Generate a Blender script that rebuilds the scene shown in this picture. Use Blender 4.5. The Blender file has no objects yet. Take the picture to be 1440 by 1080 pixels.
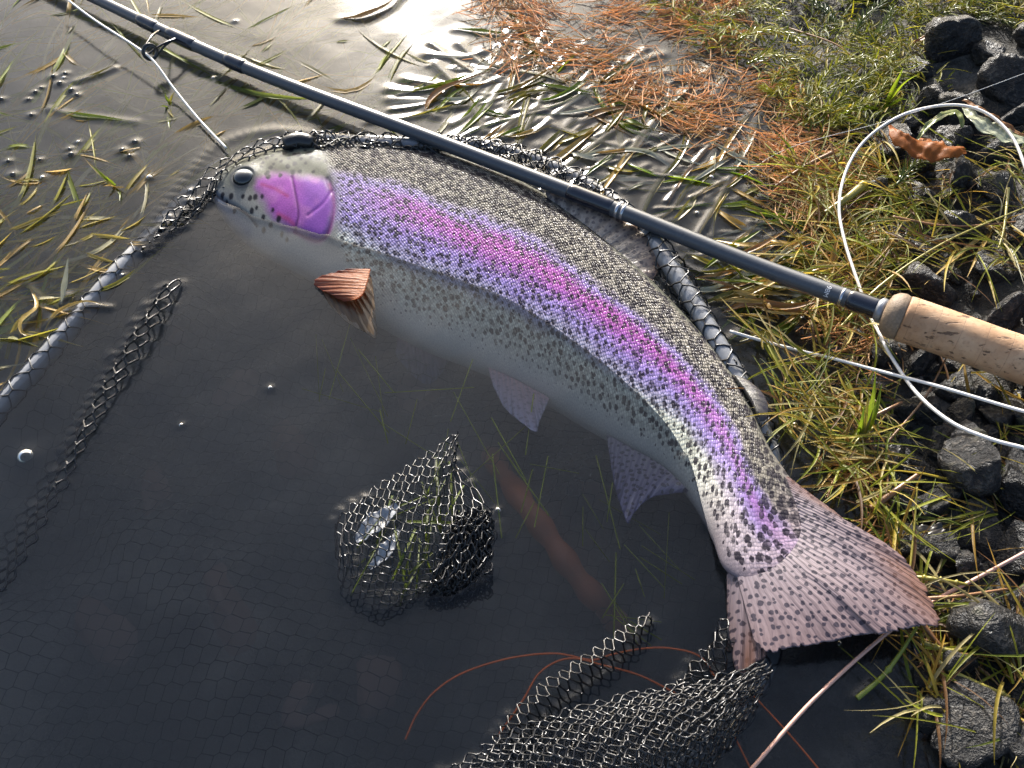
import bpy, bmesh, math, random
import numpy as np
from mathutils import Vector, Matrix, noise as mnoise

random.seed(7)
rng = np.random.default_rng(11)
sc = bpy.context.scene
COL = sc.collection
R = math.radians

# ------------------------------------------------------------------ camera
HFOV, TILT, DIST = 58.0, 37.0, 0.53          # degrees, degrees from straight down, metres
cam_d = bpy.data.cameras.new('camera')
cam_d.angle = R(HFOV)
cam_d.clip_start, cam_d.clip_end = 0.01, 60
cam = bpy.data.objects.new('camera', cam_d)
COL.objects.link(cam)
CAM = Vector((0, -DIST * math.sin(R(TILT)), DIST * math.cos(R(TILT))))
cam.location = CAM
cam.rotation_euler = (R(TILT), 0, 0)
sc.camera = cam

# ------------------------------------------------------------------ sky, sun, exposure
SUN_EL, SUN_AZ = 23.5, -6.0                   # azimuth clockwise from +Y
world = bpy.data.worlds.new('World')
sc.world = world
world.use_nodes = True
wn = world.node_tree
sky = wn.nodes.new('ShaderNodeTexSky')
sky.sky_type = 'NISHITA'
sky.sun_disc = False
sky.sun_elevation = R(SUN_EL)
sky.sun_rotation = R(SUN_AZ)
sky.dust_density = 6.0
sky.air_density = 1.0
sky.ozone_density = 1.0
wb = wn.nodes.new('ShaderNodeMix'); wb.data_type = 'RGBA'; wb.blend_type = 'MULTIPLY'; wb.inputs[0].default_value = 1.0
wb.inputs[7].default_value = (0.94, 1.0, 1.08, 1)          # the camera's cool white balance
wn.links.new(sky.outputs[0], wb.inputs[6]); wn.links.new(wb.outputs[2], wn.nodes['Background'].inputs[0])
wn.nodes['Background'].inputs[1].default_value = 0.135
sun_d = bpy.data.lights.new('sun', 'SUN')
sun_d.energy = 5.0
sun_d.angle = R(0.6)
sun_d.color = (1.0, 0.96, 0.91)
sun = bpy.data.objects.new('sun', sun_d)
COL.objects.link(sun)
sdir = Vector((math.sin(R(SUN_AZ)) * math.cos(R(SUN_EL)), math.cos(R(SUN_AZ)) * math.cos(R(SUN_EL)), math.sin(R(SUN_EL))))
sun.rotation_euler = sdir.to_track_quat('Z', 'Y').to_euler()
sun.location = sdir * 5
sc.view_settings.view_transform = 'Standard'
sc.view_settings.look = 'None'
sc.view_settings.gamma = 1.0
sc.view_settings.exposure = 0.8
sc.cycles.use_denoising = True
sc.cycles.max_bounces = 8
sc.cycles.transparent_max_bounces = 24
sc.cycles.volume_bounces = 2
sc.cycles.sample_clamp_indirect = 4.0

# ------------------------------------------------------------------ helpers
_t = math.tan(R(HFOV / 2))
_f = Vector((0, math.sin(R(TILT)), -math.cos(R(TILT))))
_u = Vector((0, math.cos(R(TILT)), math.sin(R(TILT))))
def at(px, py, z=0.0):
    """photograph pixel (1440 x 1080) to the world point at height z (metres)"""
    d = _f + Vector((1, 0, 0)) * ((px - 720) / 720 * _t) + _u * ((540 - py) / 720 * _t)
    k = (z - CAM.z) / d.z
    return CAM + d * k
def atn(P, z):
    """numpy version: P (n,2) pixels, z scalar or (n,)"""
    P = np.asarray(P, float); z = np.broadcast_to(np.asarray(z, float), (len(P),))
    a = (P[:, 0] - 720) / 720 * _t; b = (540 - P[:, 1]) / 720 * _t
    d = np.stack([a, _f.y + b * _u.y, _f.z + b * _u.z], 1)
    k = (z - CAM.z) / d[:, 2]
    return np.array(CAM)[None] + d * k[:, None]
def to_px(W):
    W = np.asarray(W, float) - np.array(CAM)
    f = W @ np.array(_f)
    return np.stack([720 + 720 * (W[:, 0] / f) / _t, 540 - 720 * ((W @ np.array(_u)) / f) / _t], 1)

def catmull(P, n):
    """smooth curve through control points, n samples, roughly even in length"""
    P = np.asarray(P, float)
    if len(P) == 2:
        return P[0] + (P[1] - P[0]) * np.linspace(0, 1, n)[:, None]
    Q = np.vstack([2 * P[0] - P[1], P, 2 * P[-1] - P[-2]])
    out = []
    for i in range(len(P) - 1):
        p0, p1, p2, p3 = Q[i:i + 4]
        t = np.linspace(0, 1, 24, endpoint=False)[:, None]
        out.append(.5 * (2 * p1 + (p2 - p0) * t + (2 * p0 - 5 * p1 + 4 * p2 - p3) * t**2 + (3 * p1 - p0 - 3 * p2 + p3) * t**3))
    out = np.vstack(out + [P[-1:]])
    L = np.r_[0, np.cumsum(np.linalg.norm(np.diff(out, axis=0), axis=1))]
    s = np.linspace(0, L[-1], n)
    return np.stack([np.interp(s, L, out[:, k]) for k in range(out.shape[1])], 1)

def stations(P, n):
    """smooth curve through control points at even PARAMETER (one control point per unit), no re-spacing"""
    P = np.asarray(P, float)
    Q = np.vstack([2 * P[0] - P[1], P, 2 * P[-1] - P[-2]])
    u = np.linspace(0, len(P) - 1, n) if np.isscalar(n) else np.asarray(n)
    i = np.clip(u.astype(int), 0, len(P) - 2); t = (u - i)[:, None]
    p0, p1, p2, p3 = Q[i], Q[i + 1], Q[i + 2], Q[i + 3]
    return .5 * (2 * p1 + (p2 - p0) * t + (2 * p0 - 5 * p1 + 4 * p2 - p3) * t**2 + (3 * p1 - p0 - 3 * p2 + p3) * t**3)

class MB:
    """collects vertices and faces for one mesh"""
    def __init__(s): s.v, s.f, s.n, s.c = [], [], 0, []
    def add(s, V, F, col=None):
        V = np.asarray(V, float)
        s.v.append(V); s.f.append(np.asarray(F, int) + s.n); s.n += len(V)
        s.c.append(np.broadcast_to(np.asarray(col if col is not None else (1, 1, 1), float), (len(V), 3)))
    def tube(s, P, r, k=6, col=None, cap=True):
        P = np.asarray(P, float); n = len(P)
        r = np.broadcast_to(np.asarray(r, float), (n,))
        T = np.gradient(P, axis=0); T /= np.linalg.norm(T, axis=1, keepdims=True) + 1e-12
        up = np.array([0, 0, 1.0]) if abs(T[:, 2]).max() < .95 else np.array([.3, .9, .31])
        A = np.cross(T, up); A /= np.linalg.norm(A, axis=1, keepdims=True) + 1e-12
        B = np.cross(A, T)
        th = np.arange(k) / k * 2 * np.pi
        V = P[:, None] + r[:, None, None] * (A[:, None] * np.cos(th)[None, :, None] + B[:, None] * np.sin(th)[None, :, None])
        V = V.reshape(-1, 3)
        i, j = np.meshgrid(np.arange(n - 1), np.arange(k), indexing='ij')
        a = i * k + j; b = i * k + (j + 1) % k
        F = np.stack([a, b, b + k, a + k], -1).reshape(-1, 4)
        s.add(V, F, col)
        if cap:
            for e in (0, n - 1):
                ring = [e * k + q for q in range(k)]
                s.f.append(np.array([ring if e else ring[::-1]]) + s.n - len(V))
    def grid(s, V, closed=False, col=None):
        nu, nv = V.shape[:2]
        i, j = np.meshgrid(np.arange(nu - 1), np.arange(nv if closed else nv - 1), indexing='ij')
        a = i * nv + j; b = i * nv + (j + 1) % nv
        s.add(V.reshape(-1, 3), np.stack([a, b, b + nv, a + nv], -1).reshape(-1, 4), col)
    def ribbon(s, P, w, fold=.25, col=None, twist=0., side=None):
        """a leaf blade: width w(i), V fold; three vertices across"""
        P = np.asarray(P, float); n = len(P); w = np.broadcast_to(np.asarray(w, float), (n,))
        T = np.gradient(P, axis=0); T /= np.linalg.norm(T, axis=1, keepdims=True) + 1e-12
        A = np.cross(T, np.array([0, 0, 1.0])) if side is None else np.cross(T, np.broadcast_to(side, T.shape))
        A /= np.linalg.norm(A, axis=1, keepdims=True) + 1e-9
        B = np.cross(A, T)
        tw = np.linspace(0, 1, n) * twist if np.isscalar(twist) else twist
        A2 = A * np.cos(tw)[:, None] + B * np.sin(tw)[:, None]; B2 = np.cross(A2, T)
        V = np.stack([P - A2 * w[:, None] / 2 + B2 * (w * fold)[:, None] / 2, P - B2 * (w * fold)[:, None] / 2, P + A2 * w[:, None] / 2 + B2 * (w * fold)[:, None] / 2], 1)
        s.grid(V, col=None if col is None else (np.repeat(np.asarray(col), 3, 0) if np.ndim(col) == 2 else col))
    def build(s, name, mat, parent=None, smooth=True, colors=False):
        V = np.vstack(s.v)
        F = [q for f in s.f for q in f.tolist()]
        me = bpy.data.meshes.new(name)
        me.from_pydata(V.tolist(), [], F)
        if colors:
            at_ = me.attributes.new('col', 'FLOAT_COLOR', 'POINT')
            C = np.ones((len(V), 4)); C[:, :3] = np.vstack(s.c)
            at_.data.foreach_set('color', C.ravel())
        if smooth: me.polygons.foreach_set('use_smooth', np.ones(len(me.polygons), bool))
        me.materials.append(mat)
        return link(name, me, parent)

def link(name, me, parent=None):
    o = bpy.data.objects.new(name, me); COL.objects.link(o)
    if parent: o.parent = parent; o.matrix_parent_inverse = parent.matrix_world.inverted()
    return o
def tag(o, label, cat, group=None):
    o['label'] = label; o['category'] = cat
    if group: o['group'] = group
    return o
def structure(o): o['kind'] = 'structure'; return o
def stuff(o, label, cat): o['kind'] = 'stuff'; o['label'] = label; o['category'] = cat; return o
def thing(name, label, cat, loc, group=None):
    o = bpy.data.objects.new(name, None); COL.objects.link(o); o.location = loc; o.empty_display_size = .01
    bpy.context.view_layer.update()
    return tag(o, label, cat, group)
def recentre(o):
    """put a mesh object's origin at its base centre"""
    me = o.data; n = len(me.vertices); V = np.empty(n * 3); me.vertices.foreach_get('co', V); V = V.reshape(-1, 3)
    c = np.array([V[:, 0].mean(), V[:, 1].mean(), V[:, 2].min()]); V -= c
    me.vertices.foreach_set('co', V.ravel()); me.update(); o.location = c
    return o

# ------------------------------------------------------------------ materials
class NT:
    def __init__(s, name):
        s.m = bpy.data.materials.new(name); s.m.use_nodes = True
        s.t = s.m.node_tree; s.t.nodes.clear()
        s.out = s.t.nodes.new('ShaderNodeOutputMaterial')
    def n(s, kind, ins=None, **kw):
        nd = s.t.nodes.new(kind)
        for k, v in kw.items(): setattr(nd, k, v)
        for k, v in (ins or {}).items(): s.set(nd.inputs[k], v)
        return nd
    def set(s, sock, v):
        if hasattr(v, 'links') or isinstance(v, bpy.types.NodeSocket): s.t.links.new(v, sock)
        else: sock.default_value = v
    def math(s, op, a, b=0.5, c=None, clamp=False):
        nd = s.t.nodes.new('ShaderNodeMath'); nd.operation = op; nd.use_clamp = clamp
        s.set(nd.inputs[0], a); s.set(nd.inputs[1], b)
        if c is not None: s.set(nd.inputs[2], c)
        return nd.outputs[0]
    def mix(s, f, a, b, mode='MIX'):
        nd = s.t.nodes.new('ShaderNodeMix'); nd.data_type = 'RGBA'; nd.blend_type = mode
        s.set(nd.inputs[0], f); s.set(nd.inputs[6], a); s.set(nd.inputs[7], b)
        return nd.outputs[2]
    def ramp(s, f, stops):
        nd = s.t.nodes.new('ShaderNodeValToRGB'); cr = nd.color_ramp
        while len(cr.elements) < len(stops): cr.elements.new(.5)
        for e, (p, c) in zip(cr.elements, stops): e.position = p; e.color = (*c, 1) if len(c) == 3 else c
        s.set(nd.inputs[0], f); return nd.outputs[0]
    def step(s, x, lo, hi):
        nd = s.t.nodes.new('ShaderNodeMapRange'); nd.interpolation_type = 'SMOOTHSTEP'
        s.set(nd.inputs[0], x); s.set(nd.inputs[1], lo); s.set(nd.inputs[2], hi)
        return nd.outputs[0]
    def noise(s, vec, scale, detail=3, rough=.55, dist=0.):
        nd = s.n('ShaderNodeTexNoise', {'Scale': scale, 'Detail': detail, 'Roughness': rough, 'Distortion': dist})
        if vec is not None: s.set(nd.inputs['Vector'], vec)
        return nd.outputs['Fac']
    def bump(s, h, strength, dist, normal=None):
        nd = s.n('ShaderNodeBump', {'Height': h, 'Strength': strength, 'Distance': dist})
        if normal is not None: s.set(nd.inputs['Normal'], normal)
        return nd.outputs[0]
    def pos(s): return s.n('ShaderNodeTexCoord').outputs['Object']
    def wpos(s): return s.n('ShaderNodeNewGeometry').outputs['Position']
    def attr(s, name): return s.n('ShaderNodeAttribute', attribute_name=name)
    def surf(s, sh): s.t.links.new(sh, s.out.inputs['Surface']); return s.m
    def pbr(s, **kw):
        nd = s.n('ShaderNodeBsdfPrincipled')
        for k, v in kw.items(): s.set(nd.inputs[k.replace('_', ' ')], v)
        return nd.outputs[0]

def c4(c): return (*c, 1)

def mat_leaf(name, c0, c1, rough=.35, trans=.35, wet=.3, vcol=False):
    """plant tissue: colour varies by object and place, some light comes through"""
    m = NT(name)
    p = m.wpos()
    f = m.noise(p, 130, 4)
    info = m.n('ShaderNodeObjectInfo').outputs['Random']
    f2 = m.math('ADD', m.math('MULTIPLY', f, .75), m.math('MULTIPLY', info, .4))
    col = m.ramp(f2, [(.28, c0), (.78, c1)])
    if vcol: col = m.mix(1, col, m.attr('col').outputs['Color'], 'MULTIPLY')
    sp = m.step(m.noise(p, 700, 2), .6, .75)
    col = m.mix(m.math('MULTIPLY', sp, .45), col, (.06, .035, .012, 1))
    nrm = m.bump(m.noise(p, 900, 2), .25, .0005)
    b = m.pbr(Base_Color=col, Roughness=rough, Normal=nrm, Coat_Weight=wet, Coat_Roughness=.12)
    tr = m.n('ShaderNodeBsdfTranslucent', {'Color': col}).outputs[0]
    mx = m.n('ShaderNodeMixShader', {0: trans, 1: b, 2: tr}).outputs[0]
    return m.surf(mx)

def mat_plain(name, col, rough=.4, metal=0., coat=0., nscale=300, var=.25, bumps=.0, spec=.5):
    m = NT(name); p = m.wpos()
    f = m.noise(p, nscale, 4)
    c = m.mix(f, c4([x * (1 - var) for x in col]), c4([min(1, x * (1 + var)) for x in col]))
    kw = {}
    if bumps: kw['Normal'] = m.bump(m.noise(p, nscale * 2, 3), bumps, .0005)
    return m.surf(m.pbr(Base_Color=c, Roughness=rough, Metallic=metal, Coat_Weight=coat, Coat_Roughness=.08, Specular_IOR_Level=spec, **kw))

# ================================================================== THE SETTING
SHORE = np.array([(930, -700), (985, -300), (1040, -60), (1085, 60), (1150, 180), (1190, 330), (1205, 470), (1215, 620), (1265, 760), (1262, 900), (1300, 1000), (1345, 1120), (1420, 1400)], float)
_SW = atn(SHORE, 0.0)
_o = np.argsort(_SW[:, 1]); _SY, _SX = _SW[_o, 1], _SW[_o, 0]
def fnoise(x, y, s, seed=0.):
    """cheap smooth noise from summed sines, about -1..1"""
    a = np.sin(x * s + 1.7 * np.sin(y * s * .63 + seed)) + np.sin(y * s * 1.13 + 2.1 * np.sin(x * s * .57 + 2 * seed) + seed) + .6 * np.sin((x + y) * s * 1.9 + seed * 3) + .5 * np.sin((x - y) * s * 2.7 + seed * 5)
    return a / 2.6
def ground_z(x, y):
    d = x - np.interp(y, _SY, _SX)
    z = np.where(d < 0, np.maximum(d * .55, -.075), np.minimum(d * .15, .024))
    return z - .004 + fnoise(x, y, 60, 1.3) * .004 + fnoise(x, y, 170, .4) * .002

def axis(lo, hi, step, far):
    inner = np.arange(lo, hi + 1e-9, step)
    outer = np.array([.04, .12, .3, .8, 2, 5]) * far / 5
    return np.r_[lo - outer[::-1], inner, hi + outer]
# lake bed and bank, one sheet
ax_, ay_ = axis(-.5, .55, .004, 5), axis(-.4, .75, .004, 5)
X, Y = np.meshgrid(ax_, ay_, indexing='ij')
Z = ground_z(X, Y)
m = NT('silt_and_gravel'); p = m.wpos()
n1 = m.noise(p, 17, 6, .62); n2 = m.noise(p, 220, 4); n3 = m.noise(p, 900, 2)
colr = m.ramp(n1, [(.36, (.015, .015, .015)), (.5, (.065, .062, .055)), (.62, (.24, .22, .19))])
colr = m.mix(m.math('MULTIPLY', n2, .6), colr, (.016, .015, .013, 1))
colr = m.mix(m.step(n3, .62, .75), colr, (.11, .095, .07, 1))
hgt = m.math('ADD', m.math('ADD', n2, m.math('MULTIPLY', n1, 3.0)), m.math('MULTIPLY', n3, .4))
ground_mat = m.surf(m.pbr(Base_Color=colr, Roughness=.7, Specular_IOR_Level=.25, Normal=m.bump(hgt, .9, .005)))
g = MB(); g.grid(np.stack([X, Y, Z], -1))
structure(g.build('lake_bed', ground_mat))

# water: a closed body whose upper face is finely divided so that it can rise against floating things
WX0, WX1, WY0, WY1, WS = -.48, .50, -.25, .58, .0014
wx, wy = np.arange(WX0, WX1, WS), np.arange(WY0, WY1, WS)
WH = np.zeros((len(wx), len(wy)))
FLOATS = []            # (x, y, radius, height) of everything that lifts the surface film
def lift(P, rad, h):
    P = np.asarray(P, float).reshape(-1, 3)
    for q in P: FLOATS.append((q[0], q[1], rad, h))
m = NT('water'); p = m.wpos()
w1 = m.noise(p, 9, 2); w2 = m.noise(p, 45, 2)
wh = m.math('ADD', m.math('MULTIPLY', w1, 1.0), m.math('MULTIPLY', w2, .16))
wnrm = m.bump(wh, .22, .005)
fr = m.n('ShaderNodeFresnel', {'IOR': 1.333, 'Normal': wnrm}).outputs[0]
tr = m.n('ShaderNodeBsdfTransparent', {'Color': (.97, .98, .97, 1)}).outputs[0]
gl = m.n('ShaderNodeBsdfGlossy', {'Color': (1, 1, 1, 1), 'Roughness': .14, 'Normal': wnrm}).outputs[0]
m.surf(m.n('ShaderNodeMixShader', {0: fr, 1: tr, 2: gl}).outputs[0])
vs = m.n('ShaderNodeVolumeScatter', {'Color': (.97, .975, .97, 1), 'Density': 9.0, 'Anisotropy': .52}).outputs[0]
va = m.n('ShaderNodeVolumeAbsorption', {'Color': (.40, .45, .42, 1), 'Density': 1.4}).outputs[0]
m.t.links.new(m.n('ShaderNodeAddShader', {0: vs, 1: va}).outputs[0], m.out.inputs['Volume'])
water_mat = m.m
def build_water():
    """called at the end, when everything that touches the film is known"""
    H = WH
    for (x, y, r, h) in FLOATS:
        i0, i1 = int((x - 3 * r - WX0) / WS), int((x + 3 * r - WX0) / WS) + 2
        j0, j1 = int((y - 3 * r - WY0) / WS), int((y + 3 * r - WY0) / WS) + 2
        i0, j0 = max(i0, 0), max(j0, 0)
        if i1 <= i0 or j1 <= j0 or i0 >= len(wx) or j0 >= len(wy): continue
        dx = wx[i0:i1, None] - x; dy = wy[None, j0:j1] - y
        b = h * np.exp(-(dx * dx + dy * dy) / (2 * r * r))
        S = H[i0:i1, j0:j1]
        np.copyto(S, np.where(b > 0, np.maximum(S, b), S + b) if h > 0 else S + b)
    Xw, Yw = np.meshgrid(wx, wy, indexing='ij')
    H += (fnoise(Xw, Yw, 38, .7) * .00022 + fnoise(Xw, Yw, 95, 2.2) * .00006)
    e = np.minimum(np.minimum(Xw - WX0, WX1 - Xw), np.minimum(Yw - WY0, WY1 - Yw))
    H *= np.clip((e - WS) / .02, 0, 1)
    b = MB(); b.grid(np.stack([Xw, Yw, H], -1).transpose(1, 0, 2))          # faces look up
    nx, ny = len(wx), len(wy)
    c = [0, nx - 1, nx * ny - 1, nx * (ny - 1)]
    L = 5.0
    far = [(-L, -L, 0), (L, -L, 0), (L, L, 0), (-L, L, 0), (-L, -L, -.3), (L, -L, -.3), (L, L, -.3), (-L, L, -.3)]
    k = nx * ny
    b.add(far, [[0, 1, 5, 4][::-1], [1, 2, 6, 5][::-1], [2, 3, 7, 6][::-1], [3, 0, 4, 7][::-1], [4, 5, 6, 7][::-1]])
    b.f.append(np.array([[k, k + 1, c[1], c[0]], [k + 1, k + 2, c[2], c[1]], [k + 2, k + 3, c[3], c[2]], [k + 3, k, c[0], c[3]]]))
    o = b.build('water', water_mat)
    me = o.data; sm = np.ones(len(me.polygons), bool); sm[-9:] = False; me.polygons.foreach_set('use_smooth', sm)
    structure(o)

# ================================================================== THE TROUT
DOR = np.array([(299, 271), (307, 255), (327, 238), (365, 223), (410, 214), (450, 209), (500, 207), (560, 210), (620, 221), (690, 245), (760, 279), (830, 328), (893, 381), (950, 437), (1000, 491), (1036, 540), (1061, 588), (1082, 632), (1106, 666), (1128, 700), (1141, 735), (1146, 770)], float)
VEN = np.array([(299, 276), (308, 299), (330, 326), (362, 351), (402, 372), (440, 392), (488, 428), (545, 461), (600, 489), (655, 510), (712, 534), (772, 566), (828, 600), (880, 629), (925, 656), (957, 684), (982, 719), (1002, 758), (1018, 798), (1050, 818), (1090, 812), (1122, 795)], float)
CTH = np.array([2., 8, 12.5, 16, 19, 21.5, 24, 26, 27.5, 28, 27.5, 26, 24, 21.5, 18.5, 15, 12, 9.2, 6.6, 4.0, 1.8, .4]) / 1000       # half thickness
TOP = np.array([0, 3.0, 4.5, 6.0, 7, 7.5, 7.5, 7.5, 7.5, 7.5, 7.5, 7.5, 7.5, 7.8, 8.5, 10, 12, 13.5, 13.8, 12.6, 11.2, 9.8]) / 1000   # height of the flank over the water
ROLL = np.array([1, 2, 4, 5, 6, 7, 8, 9, 9, 9, 9, 9, 9, 8, 7, 6, 4, 2, 1, 0, 0, 0]) / 1000
NS, NT_UP, NT_LO = 760, 170, 34
def lin(A, n): return stations(A[:, None] if A.ndim == 1 else A, n)
_un = np.linspace(0, 1, NS); _un = (_un ** .92) * 21
Dp, Vp = lin(DOR, _un), lin(VEN, _un)
cth, top, roll = lin(CTH, _un)[:, 0], lin(TOP, _un)[:, 0], lin(ROLL, _un)[:, 0]
zc = top - cth
Dw, Vw = atn(Dp, zc + roll), atn(Vp, zc - roll)
mid, half = (Dw + Vw) / 2, (Dw - Vw) / 2
phi = np.r_[np.linspace(0, np.pi, NT_UP), np.linspace(np.pi, 2 * np.pi, NT_LO + 2)[1:-1]]
cv = np.sign(np.cos(phi)) * np.abs(np.cos(phi)) ** .95
cw = np.sign(np.sin(phi)) * np.abs(np.sin(phi)) ** .88
B = mid[:, None] + half[:, None] * cv[None, :, None]
B[:, :, 2] += cth[:, None] * cw[None]
Q = (Dp + Vp)[:, None] / 2 + (Dp - Vp)[:, None] / 2 * cv[None, :, None]      # matching place on the photograph's fish
U = np.broadcast_to(_un[:, None], Q.shape[:2]); VV = np.broadcast_to(cv[None], Q.shape[:2]); UP = np.broadcast_to((cw >= 0)[None], Q.shape[:2])
def seg_dist(Qp, line):
    d = np.full(Qp.shape[:2], 1e9)
    line = np.asarray(line, float)
    for a, b in zip(line[:-1], line[1:]):
        ab = b - a; t = np.clip(((Qp - a) @ ab) / (ab @ ab), 0, 1)
        d = np.minimum(d, np.linalg.norm(Qp - (a + t[..., None] * ab), axis=-1))
    return d
def inside(Qp, poly):
    poly = np.asarray(poly, float); r = np.zeros(Qp.shape[:-1], bool)
    x, y = Qp[..., 0], Qp[..., 1]
    for a, b in zip(poly, np.roll(poly, -1, 0)):
        c = (a[1] > y) != (b[1] > y)
        with np.errstate(divide='ignore', invalid='ignore'):
            r ^= c & (x < (b[0] - a[0]) * (y - a[1]) / (b[1] - a[1] + 1e-12) + a[0])
    return r
def sst(x, lo, hi): t = np.clip((x - lo) / (hi - lo), 0, 1); return t * t * (3 - 2 * t)
OPER = catmull([(368, 292), (376, 281), (392, 277), (420, 283), (448, 290), (466, 297), (475, 318), (475, 342), (467, 361), (455, 367), (440, 361), (424, 352), (404, 340), (386, 322), (368, 292)], 90)
CREASE = catmull([(418, 284), (423, 308), (427, 335), (421, 353)], 30)
REAR = catmull([(462, 270), (468, 292), (476, 318), (476, 342), (468, 362), (456, 368), (438, 362), (420, 352)], 40)
SEAM = catmull([(474, 309), (462, 326), (440, 338)], 12)
MOUTH = catmull([(301, 279), (318, 296), (340, 311), (356, 324), (366, 336)], 24)
EYE = np.array((349., 274.))
up_ok = UP & (U < 8)
d_oper = np.where(inside(Q, OPER), 1, -1) * seg_dist(Q, OPER)
dz = np.zeros(Q.shape[:2])
dz += .0006 * sst(d_oper, -9, 9) - .0004 * np.exp(-(seg_dist(Q, CREASE) / 2.0) ** 2) - .0007 * np.exp(-(seg_dist(Q, REAR[6:]) / 3.2) ** 2) - .0005 * np.exp(-(seg_dist(Q, SEAM) / 1.8) ** 2)
dz -= .0012 * np.exp(-(seg_dist(Q, MOUTH) / 2.0) ** 2)
de = np.linalg.norm((Q - EYE) * (1, 1.1), axis=-1)
dz += .0022 * np.exp(-(de / 24) ** 2) - .0018 * sst(de, 17, 10)
dz += .0003 * fnoise(Q[..., 0], Q[..., 1], .05, .3) * sst(U, 6.5, 5)
B[:, :, 2] += np.where(up_ok, dz, 0)

# colour of the skin by place on the body (linear)
def L_(r, g, b): return np.array([((c / 255 + .055) / 1.055) ** 2.4 if c > 10 else c / 3295 for c in (r, g, b)])
def blend(C, k, col): return C * (1 - k[..., None]) + np.asarray(col) * k[..., None]
C = np.zeros((*Q.shape[:2], 3)) + np.array([.16, .145, .12])
v_ = VV + .035 * fnoise(U, VV * 3, 2.2, .9) + .02 * fnoise(U * 9, VV * 20, 1.0, 1.9)
lat = .02 - .10 * sst(U, 6, 9) + .08 * sst(U, 9, 14)
vv = v_ - lat
C = blend(C, sst(vv, .38, .2) * .9, (.21, .16, .36))               # lavender above the stripe
C = blend(C, sst(vv, .24, .06) * sst(U, 5.5, 8) * (1 - .75 * sst(U, 11.5, 16.5)), (.27, .085, .32))   # pink stripe
C = blend(C, sst(np.abs(vv - .03), .16, .0) * sst(U, 6.5, 9) * (1 - .72 * sst(U, 11.5, 16.5)), (.31, .078, .29))
C = blend(C, sst(vv, -.06, -.30), (.25, .19, .42))
C = blend(C, sst(vv, -.28, -.46), (.29, .275, .36))
C = blend(C, sst(vv, -.44, -.58), (.50, .51, .43))
C = blend(C, sst(VV, -.75, -1) * sst(U, 17.5, 15), (.66, .66, .59))
C = blend(C, sst(VV, .72, .86) * (U < 19), (.12, .12, .095))
C = blend(C, sst(VV, .90, .97) * sst(U, 4.5, 6) * sst(U, 18, 16.5), (.035, .032, .012))
tailm = sst(U, 14.5, 18)
C = blend(C, tailm * sst(np.abs(vv), .6, .9) * .6, (.27, .24, .21))
C = blend(C, tailm * sst(vv, -.1, -.4), (.36, .31, .34))
C = blend(C, sst(U, 17.5, 20) * .8, (.40, .30, .35))
# head
hb = np.interp(Q[..., 1], [200, 225, 260, 300, 340, 372, 420], [456, 460, 468, 478, 480, 480, 500]) + 3 * fnoise(Q[..., 0], Q[..., 1], .25, .5)
head = sst(Q[..., 0] - hb, 14, -10)
Ch = np.zeros_like(C) + np.array([.115, .118, .088])
Ch = Ch * (1 + .25 * fnoise(Q[..., 0], Q[..., 1], .12, .8) + .15 * fnoise(Q[..., 0], Q[..., 1], .4, .1))[..., None]
Ch = blend(Ch, sst(VV, .15, -.3), (.24, .235, .21))
Ch = blend(Ch, sst(VV, .7, 1.0), (.10, .10, .065))
Ch = blend(Ch, sst(VV, -.45, -.9), (.46, .46, .42))
Ch = blend(Ch, sst(Q[..., 0], 345, 310) * .8, (.12, .13, .13))
Ch = blend(Ch, np.exp(-(seg_dist(Q, [(300, 284), (330, 318), (352, 338)]) / 7) ** 2) * .8, (.20, .25, .34))
pk = sst(d_oper + 2.5 * fnoise(Q[..., 0], Q[..., 1], .16, .4), -10, 8)
purple = blend(np.zeros_like(C) + np.array([.31, .085, .34]), sst(Q[..., 0], 415, 445), (.24, .085, .36))
purple = blend(purple, sst(fnoise(Q[..., 0], Q[..., 1], .09, .2), .1, .8) * .5, (.44, .17, .40))
purple = purple * (1 + .10 * fnoise(Q[..., 0], Q[..., 1], .21, .5))[..., None]
purple = blend(purple, np.exp(-(seg_dist(Q, [(376, 290), (395, 298), (412, 310)]) / 2.6) ** 2) * .5, (.30, .03, .06))
purple = blend(purple, np.exp(-(seg_dist(Q, [(398, 330), (412, 338), (420, 345)]) / 3) ** 2) * .5, (.5, .06, .12))
Ch = blend(Ch, pk, purple)
Ch = blend(Ch, np.exp(-(seg_dist(Q, CREASE) / 1.7) ** 2) * .7, (.06, .01, .07))
Ch = blend(Ch, np.exp(-(seg_dist(Q, REAR[8:]) / 2.6) ** 2) * .8, (.20, .03, .14))
Ch = blend(Ch, np.exp(-(seg_dist(Q, SEAM) / 1.5) ** 2) * .45, (.14, .02, .20))
Ch = blend(Ch, np.exp(-(seg_dist(Q, MOUTH) / 1.7) ** 2) * .8, (.05, .04, .05))
Ch = blend(Ch, np.exp(-((de - 16) / 4.5) ** 2) * .75, (.035, .04, .055))
hs = [(330, 300), (300, 262), (345, 236), (460, 285), (505, 240), (560, 262), (600, 300), (640, 265), (700, 310), (715, 240), (380, 330), (430, 340), (385, 300), (447, 318), (528, 345), (595, 385), (672, 393), (557, 385), (487, 398), (655, 295), (620, 240), (685, 222), (772, 217), (625, 333), (585, 268), (530, 285), (488, 305), (815, 235), (730, 265), (690, 265), (370, 270), (405, 265), (435, 250), (485, 260), (540, 225), (470, 225), (385, 500), (345, 497), (315, 498), (275, 483), (350, 548), (322, 558), (387, 596), (443, 575), (475, 620), (427, 638), (487, 685), (205, 467), (153, 445), (220, 535), (175, 480), (143, 350), (385, 650), (515, 712), (565, 330), (735, 330), (405, 380), (420, 400), (415, 372)]
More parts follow.
